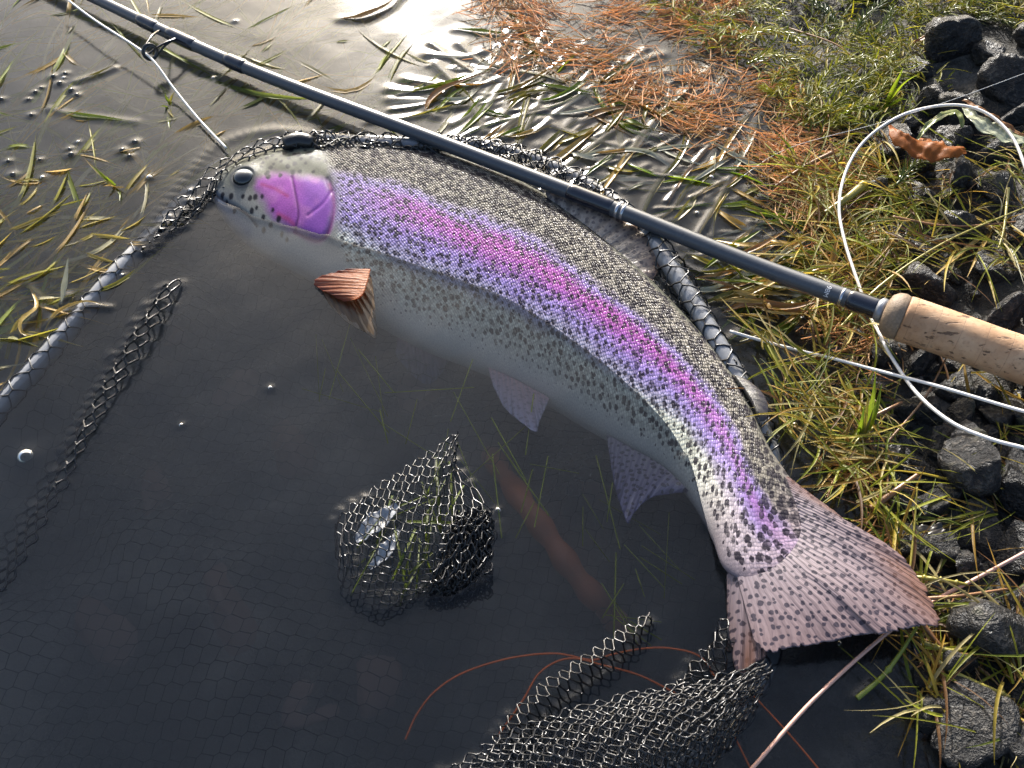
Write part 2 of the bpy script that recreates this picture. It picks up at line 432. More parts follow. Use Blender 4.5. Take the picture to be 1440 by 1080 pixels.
for i, (a, b) in enumerate(hs):
    q = np.array((280 + a / 4, 180 + b / 4)); r = 3.0 * (.75 + .5 * ((i * 37) % 10) / 10)
    e = np.linalg.norm((Q - q) * (1, .92), axis=-1) + .5 * fnoise(Q[..., 0], Q[..., 1], .9, i)
    Ch = blend(Ch, sst(e, r + .9, r - .9) * (.93 if b > 270 else .88), (.010, .010, .016))
C = C * (1 - head[..., None]) + Ch * head[..., None]
for i, (a, b, r) in enumerate([(1112, 697, 9), (1128, 716, 8), (1131, 730, 7), (1096, 684, 6), (1121, 680, 5), (1107, 714, 5), (1141, 742, 7), (1134, 750, 6), (1147, 727, 8), (1103, 668, 5), (1090, 664, 5)]):
    e = np.linalg.norm((Q - (a, b)) * (.9, 1.1), axis=-1) + fnoise(Q[..., 0], Q[..., 1], .5, i)
    C = blend(C, sst(e, r + 1, r - 1.5) * .85, (.03, .028, .035))
C *= (1 - .35 * sst(U, 20, 21))[..., None]
C *= (1 - .45 * sst(-VV, .55, .95) * sst(U, 15.5, 17.5))[..., None]
scale_amt = (1 - head) * sst(VV, -1.02, -.7) * (1 - .35 * tailm)
scale_amt = scale_amt * (1 - .85 * sst(VV, .80, .9)) * sst(U, 21.2, 20.4)
spot = (1 - head) * (.62 + .22 * sst(vv, .2, .35) - .14 * sst(np.abs(vv), .05, .0) * sst(U, 14, 10)) * sst(VV, -1.0, -.75) * (1 - sst(VV, .84, .92))
spot = spot * (1 + .15 * tailm)
dots = (1 - head) * sst(vv + .05 * fnoise(U * 6, VV * 9, 1.7, .2), .20, .42) * (1 - sst(VV, .72, .88)) * (1 - .55 * tailm)

smm = np.r_[0, np.cumsum(np.linalg.norm(np.diff(mid, axis=0), axis=1))] * 1000
dB = np.linalg.norm(np.diff(B, axis=1), axis=2); arc = np.concatenate([np.zeros((NS, 1)), np.cumsum(dB, 1)], 1) * 1000
arc = arc - arc[:, [NT_UP // 2]]
suv = np.stack([np.broadcast_to(smm[:, None], arc.shape), arc, np.zeros_like(arc)], -1)

m = NT('trout_skin')
suvN = m.attr('suv').outputs['Vector']; base = m.attr('col').outputs['Color']
msk = m.n('ShaderNodeSeparateColor', {0: m.attr('msk').outputs['Color']})
a_sc, a_sp, a_dt = msk.outputs[0], msk.outputs[1], msk.outputs[2]
jit = m.n('ShaderNodeTexNoise', {'Vector': suvN, 'Scale': .12, 'Detail': 2})
wv = m.n('ShaderNodeVectorMath', {0: suvN, 1: m.n('ShaderNodeVectorMath', {0: jit.outputs['Color'], 1: (2.2, 2.2, 0)}, operation='MULTIPLY').outputs[0]}, operation='ADD').outputs[0]
mp = m.n('ShaderNodeMapping', {'Vector': wv, 'Rotation': (0, 0, R(45)), 'Scale': (1 / 1.75, 1 / 1.55, 1)}, vector_type='TEXTURE') if False else m.n('ShaderNodeMapping', {'Vector': wv, 'Rotation': (0, 0, R(45)), 'Scale': (.50, .50, 1)})
vo = m.n('ShaderNodeTexVoronoi', {'Vector': mp.outputs[0], 'Scale': 1.0, 'Randomness': .42}, voronoi_dimensions='2D')
d = vo.outputs['Distance']
loc = m.n('ShaderNodeSeparateXYZ', {0: m.n('ShaderNodeVectorMath', {0: mp.outputs[0], 1: vo.outputs['Position']}, operation='SUBTRACT').outputs[0]})
along = m.math('MULTIPLY', m.math('ADD', loc.outputs[0], loc.outputs[1]), .7071)
rnd = m.n('ShaderNodeSeparateColor', {0: vo.outputs['Color']})
edge = m.step(m.math('SUBTRACT', d, m.math('MULTIPLY', along, .25)), .30, .58)
# plain scales: a darker seam round each one, each a little different
shade = m.math('MULTIPLY', m.math('SUBTRACT', 1.12, m.math('MULTIPLY', edge, .45)), m.math('ADD', .66, m.math('MULTIPLY', rnd.outputs[0], .7)))
c1 = m.mix(1, base, m.n('ShaderNodeCombineColor', {0: shade, 1: shade, 2: shade}).outputs[0], 'MULTIPLY')
# back: dark skin, each scale carrying a pale pearl
pearl = m.step(m.math('ADD', d, m.math('MULTIPLY', along, -.2)), .42, .14)
pearl = m.math('MULTIPLY', pearl, m.math('ADD', .15, m.math('MULTIPLY', rnd.outputs[1], 1.0)))
dk = m.noise(suvN, .22, 3)
darkc = m.mix(dk, (.05, .046, .038, 1), (.17, .155, .13, 1))
c2 = m.mix(m.math('MULTIPLY', pearl, 1.0, clamp=True), darkc, (.40, .365, .32, 1))
cc = m.mix(a_sc, base, c1)
cc = m.mix(a_dt, cc, c2)
# black spots, their edges stepping from scale to scale
nsp = m.n('ShaderNodeTexNoise', {'Vector': suvN, 'Scale': .55, 'Detail': 2})
sv = m.n('ShaderNodeVectorMath', {0: suvN, 1: m.n('ShaderNodeVectorMath', {0: nsp.outputs['Color'], 1: (2.4, 2.4, 0)}, operation='MULTIPLY').outputs[0]}, operation='ADD').outputs[0]
v2 = m.n('ShaderNodeTexVoronoi', {'Vector': sv, 'Scale': .205, 'Randomness': .95}, voronoi_dimensions='2D')
r2 = m.n('ShaderNodeSeparateColor', {0: v2.outputs['Color']})
rad = m.math('MULTIPLY', a_sp, m.math('ADD', .28, m.math('MULTIPLY', r2.outputs[0], .42)))
spm = m.step(m.math('SUBTRACT', v2.outputs['Distance'], rad), .05, -.05)
spm = m.math('MULTIPLY', spm, m.step(a_sp, .02, .12))
spm = m.math('MULTIPLY', spm, m.math('ADD', .72, m.math('MULTIPLY', rnd.outputs[2], .4)), clamp=True)
cc = m.mix(m.math('MULTIPLY', spm, .94), cc, (.012, .010, .018, 1))
fine = m.noise(suvN, 2.2, 3)
cc = m.mix(m.math('MULTIPLY', m.math('SUBTRACT', 1, a_sc), .5), cc, m.mix(1, cc, m.ramp(m.noise(suvN, .9, 5, .7), [(.32, (.35, .35, .40)), (.68, (1.35, 1.35, 1.3))]), 'MULTIPLY'))
h = m.math('MULTIPLY', a_sc, m.math('ADD', m.math('MULTIPLY', m.math('MULTIPLY', d, d), -1.3), m.math('MULTIPLY', along, .55)))
h = m.math('ADD', h, m.math('MULTIPLY', fine, .22))
nrm = m.bump(h, m.math('ADD', .45, m.math('MULTIPLY', a_dt, .5)), .0013)
sh = m.pbr(Base_Color=cc, Roughness=m.math('ADD', .34, m.math('MULTIPLY', m.noise(suvN, .5, 3), .16)), Normal=nrm, Specular_IOR_Level=.05, Coat_Weight=.09, Coat_Roughness=.11, Coat_Normal=m.bump(h, .5, .0011))
trout_mat = m.surf(sh)

trout = thing('trout', 'large rainbow trout lying on its side half out of the water in the net', 'fish', (B[380, 40, 0], B[380, 40, 1], float(B[..., 2].min())))
b = MB(); b.grid(B, closed=True)
b.f.append(np.array([list(range(B.shape[1]))[::-1]])); b.f.append(np.array([[(NS - 1) * B.shape[1] + q for q in range(B.shape[1])]]))
body = b.build('body', trout_mat, trout)
def pattr(o, name, kind, data):
    a = o.data.attributes.new(name, kind, 'POINT')
    a.data.foreach_set('vector' if kind == 'FLOAT_VECTOR' else 'color', np.ascontiguousarray(data, dtype=np.float32).ravel())
pattr(body, 'suv', 'FLOAT_VECTOR', suv.reshape(-1, 3))
pattr(body, 'col', 'FLOAT_COLOR', np.concatenate([C, np.ones((*C.shape[:2], 1))], -1).reshape(-1, 4))
pattr(body, 'msk', 'FLOAT_COLOR', np.stack([scale_amt, spot, dots, np.ones_like(dots)], -1).reshape(-1, 4))
# meniscus where the flank breaks the surface
zs = B[:, :NT_UP, 2]
for i in range(0, NS, 5):
    k = np.where(np.diff(np.sign(zs[i])) != 0)[0]
    for q in k[:1]: lift(B[i, q] + np.array([0, .001, 0]), .0022, .0012)
    for q in k[-1:]: lift(B[i, q] - np.array([0, .001, 0]), .0020, .0003)

def fin_mat(name, c_in, c_out, dark, spots=0., trans=.3, rays=34., rough=.3, fan=None, rust=None, rayk=.55):
    m = NT(name); v = m.attr('suv').outputs['Vector']
    xyz = m.n('ShaderNodeSeparateXYZ', {0: v})
    a, bb = xyz.outputs[0], xyz.outputs[1]
    wob = m.noise(v, 3, 2)
    rr = m.math('SINE', m.math('MULTIPLY', m.math('ADD', a, m.math('MULTIPLY', wob, .05)), rays * 6.283))
    rays_ = m.step(rr, -.5, .9)
    col = m.mix(bb, c4(c_in), c4(c_out))
    col = m.mix(m.math('MULTIPLY', rays_, rayk), col, c4(dark))
    st = m.n('ShaderNodeVectorMath', {0: v, 1: (90, 5, 1)}, operation='MULTIPLY').outputs[0]
    col = m.mix(m.math('MULTIPLY', m.step(m.noise(st, 1, 3), .45, .7), .3), col, c4([x * .55 for x in dark]))
    if spots:
        sv = m.attr('mm').outputs['Vector'] if fan is None else m.n('ShaderNodeVectorMath', {0: v, 1: (fan[0], fan[1], 0)}, operation='MULTIPLY').outputs[0]
        nz = m.n('ShaderNodeTexNoise', {'Vector': sv, 'Scale': .3, 'Detail': 1})
        sv = m.n('ShaderNodeVectorMath', {0: sv, 1: m.n('ShaderNodeVectorMath', {0: nz.outputs['Color'], 1: (2, 2, 0)}, operation='MULTIPLY').outputs[0]}, operation='ADD').outputs[0]
        v2 = m.n('ShaderNodeTexVoronoi', {'Vector': sv, 'Scale': .25, 'Randomness': .7}, voronoi_dimensions='2D')
        rc = m.n('ShaderNodeSeparateColor', {0: v2.outputs['Color']}).outputs[0]
        k = m.step(m.math('SUBTRACT', v2.outputs['Distance'], m.math('ADD', .17, m.math('MULTIPLY', rc, .15))), .07, -.05)
        col = m.mix(m.math('MULTIPLY', k, spots), col, (.035, .028, .045, 1))
    if rust:
        kr = m.math('MULTIPLY', m.step(bb, .45, .98), m.step(m.math('ABSOLUTE', m.math('SUBTRACT', a, .60)), .16, .02))
        kr = m.math('MAXIMUM', kr, m.math('MULTIPLY', m.step(a, .72, .95), .55))
        col = m.mix(m.math('MULTIPLY', kr, .8), col, c4(rust))
    n = m.bump(m.math('ADD', rays_, m.noise(st, 1, 2)), .5, .0006)
    b_ = m.pbr(Base_Color=col, Roughness=rough, Normal=n, Coat_Weight=.35, Coat_Roughness=.15)
    t_ = m.n('ShaderNodeBsdfTranslucent', {'Color': col}).outputs[0]
    return m.surf(m.n('ShaderNodeMixShader', {0: trans, 1: b_, 2: t_}).outputs[0])

def fin(name, base, margin, zb, zm, mat, thick=.0007, na=90, nb=40, ripple=.0006, bulge=0., label=None, ragged=0.):
    """a fin spread between its root and its margin; both are pixel curves with heights"""
    bz = catmull(np.c_[base, np.interp(np.linspace(0, 1, len(base)), np.linspace(0, 1, len(zb)), zb) * 1e4], na)
    mz = catmull(np.c_[margin, np.interp(np.linspace(0, 1, len(margin)), np.linspace(0, 1, len(zm)), zm) * 1e4], na)
    if ragged:
        j = rng.normal(0, 1, na); j = np.convolve(j, [.3, .4, .3], 'same'); j[rng.random(na) < .10] -= 2.2
        mz[:, :2] += (mz[:, :2] - bz[:, :2]) / 100 * j[:, None] * ragged
    PB, PM = atn(bz[:, :2], bz[:, 2] / 1e4), atn(mz[:, :2], mz[:, 2] / 1e4)
    t = np.linspace(0, 1, nb)
    G = PB[:, None] * (1 - t)[None, :, None] + PM[:, None] * t[None, :, None]
    a = np.linspace(0, 1, na)
    G[:, :, 2] += bulge * np.sin(np.pi * a)[:, None] * np.sin(np.pi * t * .8)[None]
    G[:, :, 2] += ripple * np.sin(a * 55)[:, None] * t[None] + ripple * 1.5 * np.sin(a * 17 + 1)[:, None] * t[None]
    th = thick * (1.6 - 1.3 * t)[None, :] * np.minimum(1, np.minimum(a, 1 - a) * 14 + .25)[:, None]
    Tp, Bt = G.copy(), G.copy(); Tp[:, :, 2] += th / 2; Bt[:, :, 2] -= th / 2
    V = np.concatenate([Tp, Bt[:, ::-1]], 1)
    b = MB(); b.grid(V, closed=True)
    n2 = 2 * nb
    b.f.append(np.array([[q, q + 1, n2 - 2 - q, n2 - 1 - q] for q in range(nb - 1)]))
    b.f.append(np.array([[q, q + 1, n2 - 2 - q, n2 - 1 - q][::-1] for q in range(nb - 1)]) + (na - 1) * n2)
    o = b.build(name, mat, trout)
    tt = np.r_[t, t[::-1]]
    pattr(o, 'suv', 'FLOAT_VECTOR', np.stack([np.broadcast_to(a[:, None], (na, n2)), np.broadcast_to(tt[None], (na, n2)), np.zeros((na, n2))], -1).reshape(-1, 3))
    pattr(o, 'mm', 'FLOAT_VECTOR', (V * 1000).reshape(-1, 3))
    if label: o['label'] = label
    return o

tail_mat = fin_mat('tail_skin', (.36, .30, .33), (.29, .205, .205), (.12, .08, .09), .9, .3, 40, rust=(.24, .115, .07), rayk=.25)
fin('tail_fin', [(1030, 786), (1050, 794), (1080, 788), (1106, 774), (1120, 752), (1120, 728), (1104, 690), (1084, 652)],
    [(1060, 900), (1078, 918), (1112, 913), (1166, 903), (1220, 893), (1236, 895), (1281, 885), (1317, 880), (1308, 848), (1289, 812), (1247, 769), (1212, 750), (1150, 700)],
    [.008, .009, .0095, .010, .010, .010, .010], [.010, .012, .014, .016, .018, .018, .016, .012], tail_mat, .0011, 220, 60, .0004, .004, 'spotted tail fin fading from lilac to rusty brown at its tip', ragged=1.2)
fin('tail_fin_lobe', [(1022, 782), (1036, 792), (1058, 798), (1080, 796)], [(1022, 860), (1024, 900), (1036, 948), (1060, 935), (1078, 922)], [.006, .008, .009], [.0, -.002, .002, .010], tail_mat, .0011, 90, 50, .0004, .002, 'lower lobe of the tail fin folded down towards the net')
fin('anal_fin', [(853, 611), (890, 632), (930, 655), (968, 690)], [(858, 650), (868, 700), (882, 737), (892, 722), (915, 702), (948, 694), (970, 692)], [-.022, -.016, -.010, -.005], [-.018, -.009, -.0008, -.005, -.008, -.007], fin_mat('anal_fin_skin', (.34, .31, .36), (.22, .21, .38), (.15, .13, .22), .75, .25, 16), .0009, 90, 40, .0003, .003, 'blue-tinged fin under the tail stem with small dark spots')
pel = fin_mat('pelvic_fin_skin', (.50, .32, .34), (.42, .42, .55), (.36, .30, .38), .35, .2, 14)
fin('pelvic_fin', [(686, 517), (712, 528), (745, 545), (772, 560)], [(694, 545), (712, 577), (738, 600), (754, 608), (758, 596), (770, 566)], [-.026, -.024, -.022], [-.020, -.010, -.0005, -.006, -.018], pel, .0009, 80, 40, .0003, .002, 'pale pink and lilac belly fin under water')
fin('pelvic_fin', [(560, 470), (600, 486), (630, 497)], [(556, 500), (580, 528), (600, 542), (618, 530), (632, 505)], [-.034, -.036], [-.052, -.066, -.05], pel, .0009, 60, 30, .0003, .002)
fin('pectoral_fin', [(521, 378), (519, 388), (516, 399), (510, 414), (500, 421)], [(492, 379), (470, 383), (452, 390), (441, 398), (447, 405), (462, 414), (484, 423)], [.008, .009, .010, .010], [.005, .003, .0015, .002, .005], fin_mat('upper_pectoral_fin_skin', (.70, .26, .09), (.34, .095, .05), (.20, .05, .03), 0, .6, 13, .3, rayk=.4), .0006, 90, 40, .0004, .0012, 'small rust orange breast fin sticking up out of the water', ragged=1.0)
fin('pectoral_fin', [(450, 404), (470, 398), (495, 392), (520, 386)], [(462, 428), (486, 452), (508, 466), (530, 477), (529, 450), (526, 415), (522, 388)], [.0005, .001, .002], [-.0005, -.001, -.0015, -.001, .001], fin_mat('lower_pectoral_fin_skin', (.16, .075, .03), (.13, .08, .03), (.05, .028, .014), 0, .35, 10, .3), .0008, 90, 40, .0002, .0012, 'dark brown breast fin just below the surface', ragged=1.0)
fin('dorsal_fin', [(772, 284), (800, 301), (835, 328), (870, 358), (905, 392)], [(766, 270), (792, 266), (830, 282), (868, 303), (905, 322), (926, 345), (930, 372), (918, 392)], [.002, .003, .003, .002], [.005, .007, .006, .005, .004, .003, .002], fin_mat('dorsal_fin_skin', (.40, .37, .33), (.40, .24, .15), (.12, .10, .085), .6, .35, 11), .0010, 110, 40, .0006, .0015, 'grey-brown back fin with dark rays, lying folded beside the rod')
# small fatty fin before the tail: a solid lobe
fin('adipose_fin', [(1030, 528), (1042, 545), (1054, 562), (1066, 584)], [(1046, 532), (1062, 544), (1075, 560), (1080, 576), (1077, 590), (1068, 592)], [.009, .010, .012], [.011, .012, .012, .011], fin_mat('adipose_skin', (.16, .145, .12), (.06, .05, .052), (.05, .045, .045), .5, .15, 3), .0032, 40, 24, .0001, .0015, 'small fleshy fin with a dark blotch before the tail')
# eye: ball, the sky's reflection painted pale on its upper half > pupil
def ball(c, r, squash, mat, name, parent, n=24, tilt=None):
    th, ph = np.linspace(0, np.pi, n), np.linspace(0, 2 * np.pi, 2 * n, endpoint=False)
    G = np.stack([np.sin(th)[:, None] * np.cos(ph)[None], np.sin(th)[:, None] * np.sin(ph)[None], np.broadcast_to(np.cos(th)[:, None], (n, 2 * n))], -1) * r * np.array([1, 1, squash])
    if tilt is not None: G = G @ np.array(tilt.to_matrix()).T
    b = MB(); b.grid(G + np.array(c), closed=True); return b.build(name, mat, parent)
ei = int(np.argmin(np.linalg.norm(Q[:, :NT_UP] - EYE, axis=-1)) // NT_UP); ej = int(np.argmin(np.linalg.norm(Q[:, :NT_UP] - EYE, axis=-1)) % NT_UP)
ec = B[ei, ej]
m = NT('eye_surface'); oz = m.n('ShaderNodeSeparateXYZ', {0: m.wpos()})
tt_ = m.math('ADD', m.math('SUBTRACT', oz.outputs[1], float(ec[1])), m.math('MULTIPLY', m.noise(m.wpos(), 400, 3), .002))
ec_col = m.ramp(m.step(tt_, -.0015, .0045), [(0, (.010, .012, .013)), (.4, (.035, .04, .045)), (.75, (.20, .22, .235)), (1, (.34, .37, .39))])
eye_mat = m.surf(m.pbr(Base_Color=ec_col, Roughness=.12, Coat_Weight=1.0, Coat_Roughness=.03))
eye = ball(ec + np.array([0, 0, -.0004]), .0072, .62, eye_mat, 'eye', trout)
ball(ec + np.array([-.0004, -.0020, .0021]), .0032, .45, mat_plain('pupil_black', (.004, .004, .006), .06, coat=1), 'pupil', eye, tilt=Matrix.Rotation(R(24), 3, 'X').to_quaternion())

# ================================================================== THE LANDING NET
m = NT('net_cord'); p = m.wpos()
ncol = m.ramp(m.noise(p, 260, 3), [(.35, (.006, .006, .007)), (.75, (.022, .021, .02))])
cord_mat = m.surf(m.pbr(Base_Color=ncol, Roughness=.38, Coat_Weight=.3, Coat_Roughness=.15, Normal=m.bump(m.noise(p, 1500, 2), .3, .0004)))
hoop_mat = mat_plain('hoop_tube', (.22, .225, .235), .28, coat=.8, nscale=200, var=.35, bumps=.15)

def hexnet(b, f, U0, U1, V0, V1, rad, keep=None, wrap=False, delta=.30, k=4, jit=.0):
    """honeycomb of cords: f maps arrays (u, v) in cells to world points"""
    I, J = np.meshgrid(np.arange(U0, U1 + 1), np.arange(V0, V1 + 1), indexing='ij')
    def uv(i, j):
        s = np.where((i + j) % 2 == 0, delta, -delta)
        return i + s, j.astype(float)
    E = []
    a = (I[:, :-1].ravel(), J[:, :-1].ravel(), I[:, 1:].ravel(), J[:, 1:].ravel())
    h = ((I[:-1] + J[:-1]) % 2 == 0)
    c = (I[:-1][h], J[:-1][h], I[1:][h], J[1:][h])
    i0, j0, i1, j1 = [np.concatenate([x, y]) for x, y in zip(a, c)]
    u0, v0 = uv(i0, j0); u1, v1 = uv(i1, j1)
    if jit:
        hsh = lambda i, j, q: (np.sin(i * 12.9898 + j * 78.233 + q * 37.7) * 43758.5453) % 1 - .5
        u0 = u0 + jit * hsh(i0, j0, 1); v0 = v0 + jit * hsh(i0, j0, 2); u1 = u1 + jit * hsh(i1, j1, 1); v1 = v1 + jit * hsh(i1, j1, 2)
    um, vm = (u0 + u1) / 2, (v0 + v1) / 2
    P = np.stack([f(u0, v0), f(um, vm), f(u1, v1)], 1)
    if keep is not None:
        P = P[keep(P[:, 1])]
    T = P[:, 2] - P[:, 0]; ln = np.linalg.norm(T, axis=1); ok = (ln > 1e-5) & np.isfinite(ln); P, T = P[ok], T[ok] / ln[ok, None]
    ref = np.where(np.abs(T[:, 2:3]) > .9, np.array([[1., 0, 0]]), np.array([[0, 0, 1.]]))
    A = np.cross(T, ref); A /= np.linalg.norm(A, axis=1, keepdims=True); Bv = np.cross(A, T)
    th = np.arange(k) / k * 2 * np.pi + .4
    rr = np.array([1.25, .9, 1.25])[None, :, None, None] * rad
    V = P[:, :, None] + rr * (A[:, None, None] * np.cos(th)[None, None, :, None] + Bv[:, None, None] * np.sin(th)[None, None, :, None])
    n = len(P)
    base = (np.arange(n) * 3 * k)[:, None, None]
    s_, q_ = np.meshgrid(np.arange(2), np.arange(k), indexing='ij')
    a0 = s_ * k + q_; b0 = s_ * k + (q_ + 1) % k
    F = (np.stack([a0, b0, b0 + k, a0 + k], -1).reshape(1, -1, 4) + base).reshape(-1, 4)
    b.add(V.reshape(-1, 3), F)
    return P[:, 1]

def path_frames(P):
    T = np.gradient(P, axis=0); T /= np.linalg.norm(T, axis=1, keepdims=True)
    A = np.cross(T, np.array([0, 0, 1.])); A /= np.linalg.norm(A, axis=1, keepdims=True)
    return T, A, np.cross(A, T)
def tube_map(P, rad, cell, around):
    """(u along in cells, v round in cells) -> point on a tube of radius rad(s)"""
    L = np.r_[0, np.cumsum(np.linalg.norm(np.diff(P, axis=0), axis=1))]
    T, A, Bv = path_frames(P)
    rad = np.broadcast_to(rad, (len(P),))
    def f(u, v):
        s = np.clip(u * cell, 0, L[-1]); th = v / around * 2 * np.pi
        g = lambda X: np.stack([np.interp(s, L, X[:, q]) for q in range(3)], -1)
        r = np.interp(s, L, rad)
        return g(P) + r[..., None] * (g(A) * np.cos(th)[..., None] + g(Bv) * np.sin(th)[..., None])
    return f, int(L[-1] / cell)

hoop_px = [(-60, 650, -5), (0, 574, -5), (60, 506, -5), (115, 442, -5), (170, 378, -4), (228, 316, -8), (275, 264, -14), (318, 228, -16), (380, 206, -14), (450, 198, -5), (520, 203, 0), (590, 206, 1), (640, 204, -2), (700, 211, -3), (780, 238, -4), (850, 276, -4), (905, 322, 1), (940, 370, 4), (975, 425, 4), (1008, 482, 4), (1036, 532, 3), (1060, 585, 1), (1082, 640, -3), (1096, 720, -10), (1098, 800, -14), (1090, 880, -14), (1062, 960, -12), (1000, 1040, -12), (900, 1110, -14), (780, 1170, -14)]
hp = catmull(hoop_px, 400); HP = atn(hp[:, :2], hp[:, 2] / 1000)
net = thing('landing_net', 'black rubber-mesh landing net spread under and around the trout', 'landing net', (0, 0, -.06))
b = MB(); b.tube(HP, .0058, 16); b.build('hoop', hoop_mat, net)['label'] = 'grey tubular hoop of the net'
NET_PTS = []
b = MB()
i_c = int(np.argmin(np.abs(hp[:, 0] - 480)))
f, n = tube_map(HP[:i_c], .0064, .0085, 6)
P_ = hexnet(b, f, 0, n, 0, 6, .00042, jit=.12)
f, n = tube_map(HP[i_c:], .0074 + .0012 * np.sin(np.linspace(0, 40, 400 - i_c)), .0078, 6)
P2_ = hexnet(b, f, 0, n, 0, 6, .0006, jit=.2)
b.build('hoop_netting', cord_mat, net)
for q in range(0, 400, 2): lift(HP[q], .004, .0016 if hp[q, 2] > -3 else .0006)

def patch(name, rows, nu, nv, rad, jit=.25, layers=1, off=.004, wob=.0015, lift_h=.0012, mat=None):
    """net surface lofted through pixel curves (x, y, z mm); rows run across, nu cells along, nv cells across"""
    R_ = np.stack([catmull(r, 60) for r in rows])                     # rows, 60, 3
    Wp = np.stack([atn(r[:, :2], r[:, 2] / 1000) for r in R_])
    nr = len(rows)
    b = MB(); allp = []
    for l in range(layers):
        def f(u, v, l=l):
            a = np.clip((u + .37 * l) / nu, 0, 1) * 59; c = np.clip((v + .31 * l) / nv, 0, 1) * (nr - 1)
            i = np.clip(a.astype(int), 0, 58); j = np.clip(c.astype(int), 0, nr - 2); s, t = (a - i)[:, None], (c - j)[:, None]
            P = (Wp[j, i] * (1 - s) + Wp[j, i + 1] * s) * (1 - t) + (Wp[j + 1, i] * (1 - s) + Wp[j + 1, i + 1] * s) * t
            P = P.copy(); P[:, 2] += -off * l + wob * np.sin(u * 1.3 + v * 2.1 + l * 2)
            P[:, 0] += wob * .6 * np.sin(v * 1.7 + u * .9 + l); P[:, 1] += wob * .6 * np.cos(u * 1.1 - v * 1.3 + 2 * l)
            return P
        allp.append(hexnet(b, f, 0, nu, 0, nv, rad, jit=jit))
    A = np.vstack(allp)
    for q in A[(np.abs(A[:, 2]) < .004)]: lift(q, .0022, lift_h)
    return b.build(name, mat or cord_mat, net)

# netting stretched up round the trout's snout
patch('netting', [[(196, 352, -3), (240, 296, 3), (300, 234, 8), (365, 198, 9), (428, 186, 8), (470, 184, 6)],
                  [(205, 352, -4), (252, 305, 4), (306, 247, 7), (370, 206, 8), (430, 196, 8), (474, 194, 6)],
                  [(214, 352, -5), (262, 314, 1), (310, 268, 3), (365, 226, 4), (420, 209, 4), (480, 204, 3)]], 24, 6, .00055, .2)
patch('netting', [[(195, 356, 0), (225, 322, 2), (262, 290, 3), (300, 258, 4)], [(212, 360, -4), (240, 332, -2), (276, 300, -1), (304, 274, 1)]], 16, 4, .0006, .3, 2, .003)
# bunched cords and the black clip on the hoop above the trout's brow
patch('netting', [[(398, 190, 12), (430, 182, 13), (470, 188, 10), (520, 197, 8), (615, 208, 7)], [(398, 205, 8), (430, 205, 9), (470, 207, 8), (520, 207, 7), (618, 214, 5)], [(402, 214, 2), (430, 214, 2), (470, 213, 3), (520, 214, 3), (620, 220, 2)]], 22, 5, .0007, .4, 3, .0025)
clip = MB(); cp = atn(catmull([(399, 203), (420, 198), (441, 201)], 12), .008); clip.tube(cp, np.array([4.6, 5.4, 5.8, 6, 6, 6, 6, 6, 5.8, 5.6, 5.0, 4.2]) / 1000, 12)
clip.build('clip', mat_plain('clip_plastic', (.012, .012, .012), .35, coat=.3, bumps=.6), net)
# loops standing on the hoop behind the rod
patch('netting', [[(612, 188, 5), (680, 194, 6), (760, 216, 6), (830, 252, 6), (880, 285, 5)], [(612, 198, 6), (680, 204, 6), (758, 228, 6), (826, 263, 6), (876, 296, 5)], [(612, 208, 3), (680, 216, 3), (754, 240, 3), (822, 274, 3), (872, 306, 3)]], 40, 4, .00055, .25)
# slack cords trailing down the hoop past the small fin
patch('netting', [[(1030, 505, 8), (1058, 555, 7), (1078, 600, 5), (1088, 640, 2)], [(1022, 520, 6), (1048, 570, 5), (1068, 612, 3), (1080, 650, 0)]], 12, 3, .0006, .4, 2, .003)
# fold of the bag that breaks the surface, left
patch('netting', [[(256, 393, 2), (232, 440, 3), (196, 500, 3), (156, 565, 2), (122, 625, 1), (90, 690, -2), (50, 760, -3), (10, 830, -4)],
                  [(240, 396, 7), (210, 445, 11), (174, 505, 10), (136, 570, 7), (105, 630, 4), (75, 690, 0), (35, 760, -1), (0, 830, -2)],
                  [(228, 404, -2), (196, 450, -3), (160, 508, -4), (124, 570, -5), (96, 630, -6), (64, 690, -8), (24, 756, -8), (-10, 826, -8)],
                  [(214, 410, -30), (180, 452, -30), (146, 508, -30), (112, 566, -30), (80, 626, -30), (46, 690, -30), (8, 750, -30), (-30, 820, -30)]], 34, 6, .00072, .1, wob=.0004, lift_h=.0006)
# hump of netting standing out of the water over weed
patch('netting', [[(470, 760, -6), (474, 730, -2), (520, 690, 3), (580, 650, 7), (625, 620, 10), (645, 606, 12)],
                  [(476, 800, 0), (490, 750, 8), (540, 715, 12), (590, 680, 15), (625, 650, 14), (643, 622, 11)],
                  [(480, 835, -3), (515, 790, 7), (560, 755, 16), (605, 720, 14), (630, 690, 8), (640, 650, 2)],
                  [(495, 855, -6), (530, 825, 5), (585, 790, 10), (630, 750, 15), (660, 725, 14), (690, 715, 7)],
                  [(520, 872, -8), (545, 855, 1), (590, 825, 7), (625, 800, 6), (660, 770, 8), (694, 735, 3)],
                  [(535, 880, -14), (555, 868, -6), (595, 845, -4), (630, 825, -2), (668, 800, 0), (700, 760, -4)]], 26, 26, .00040, .14, wob=.0008)
patch('netting', [[(640, 722, 9), (668, 714, 10), (690, 718, 6)], [(625, 760, 9), (655, 752, 10), (692, 752, 4)], [(605, 820, 8), (640, 815, 8), (690, 800, 0)], [(600, 850, -6), (640, 848, -6), (690, 830, -8)]], 16, 22, .0005, .4, 3, .003)
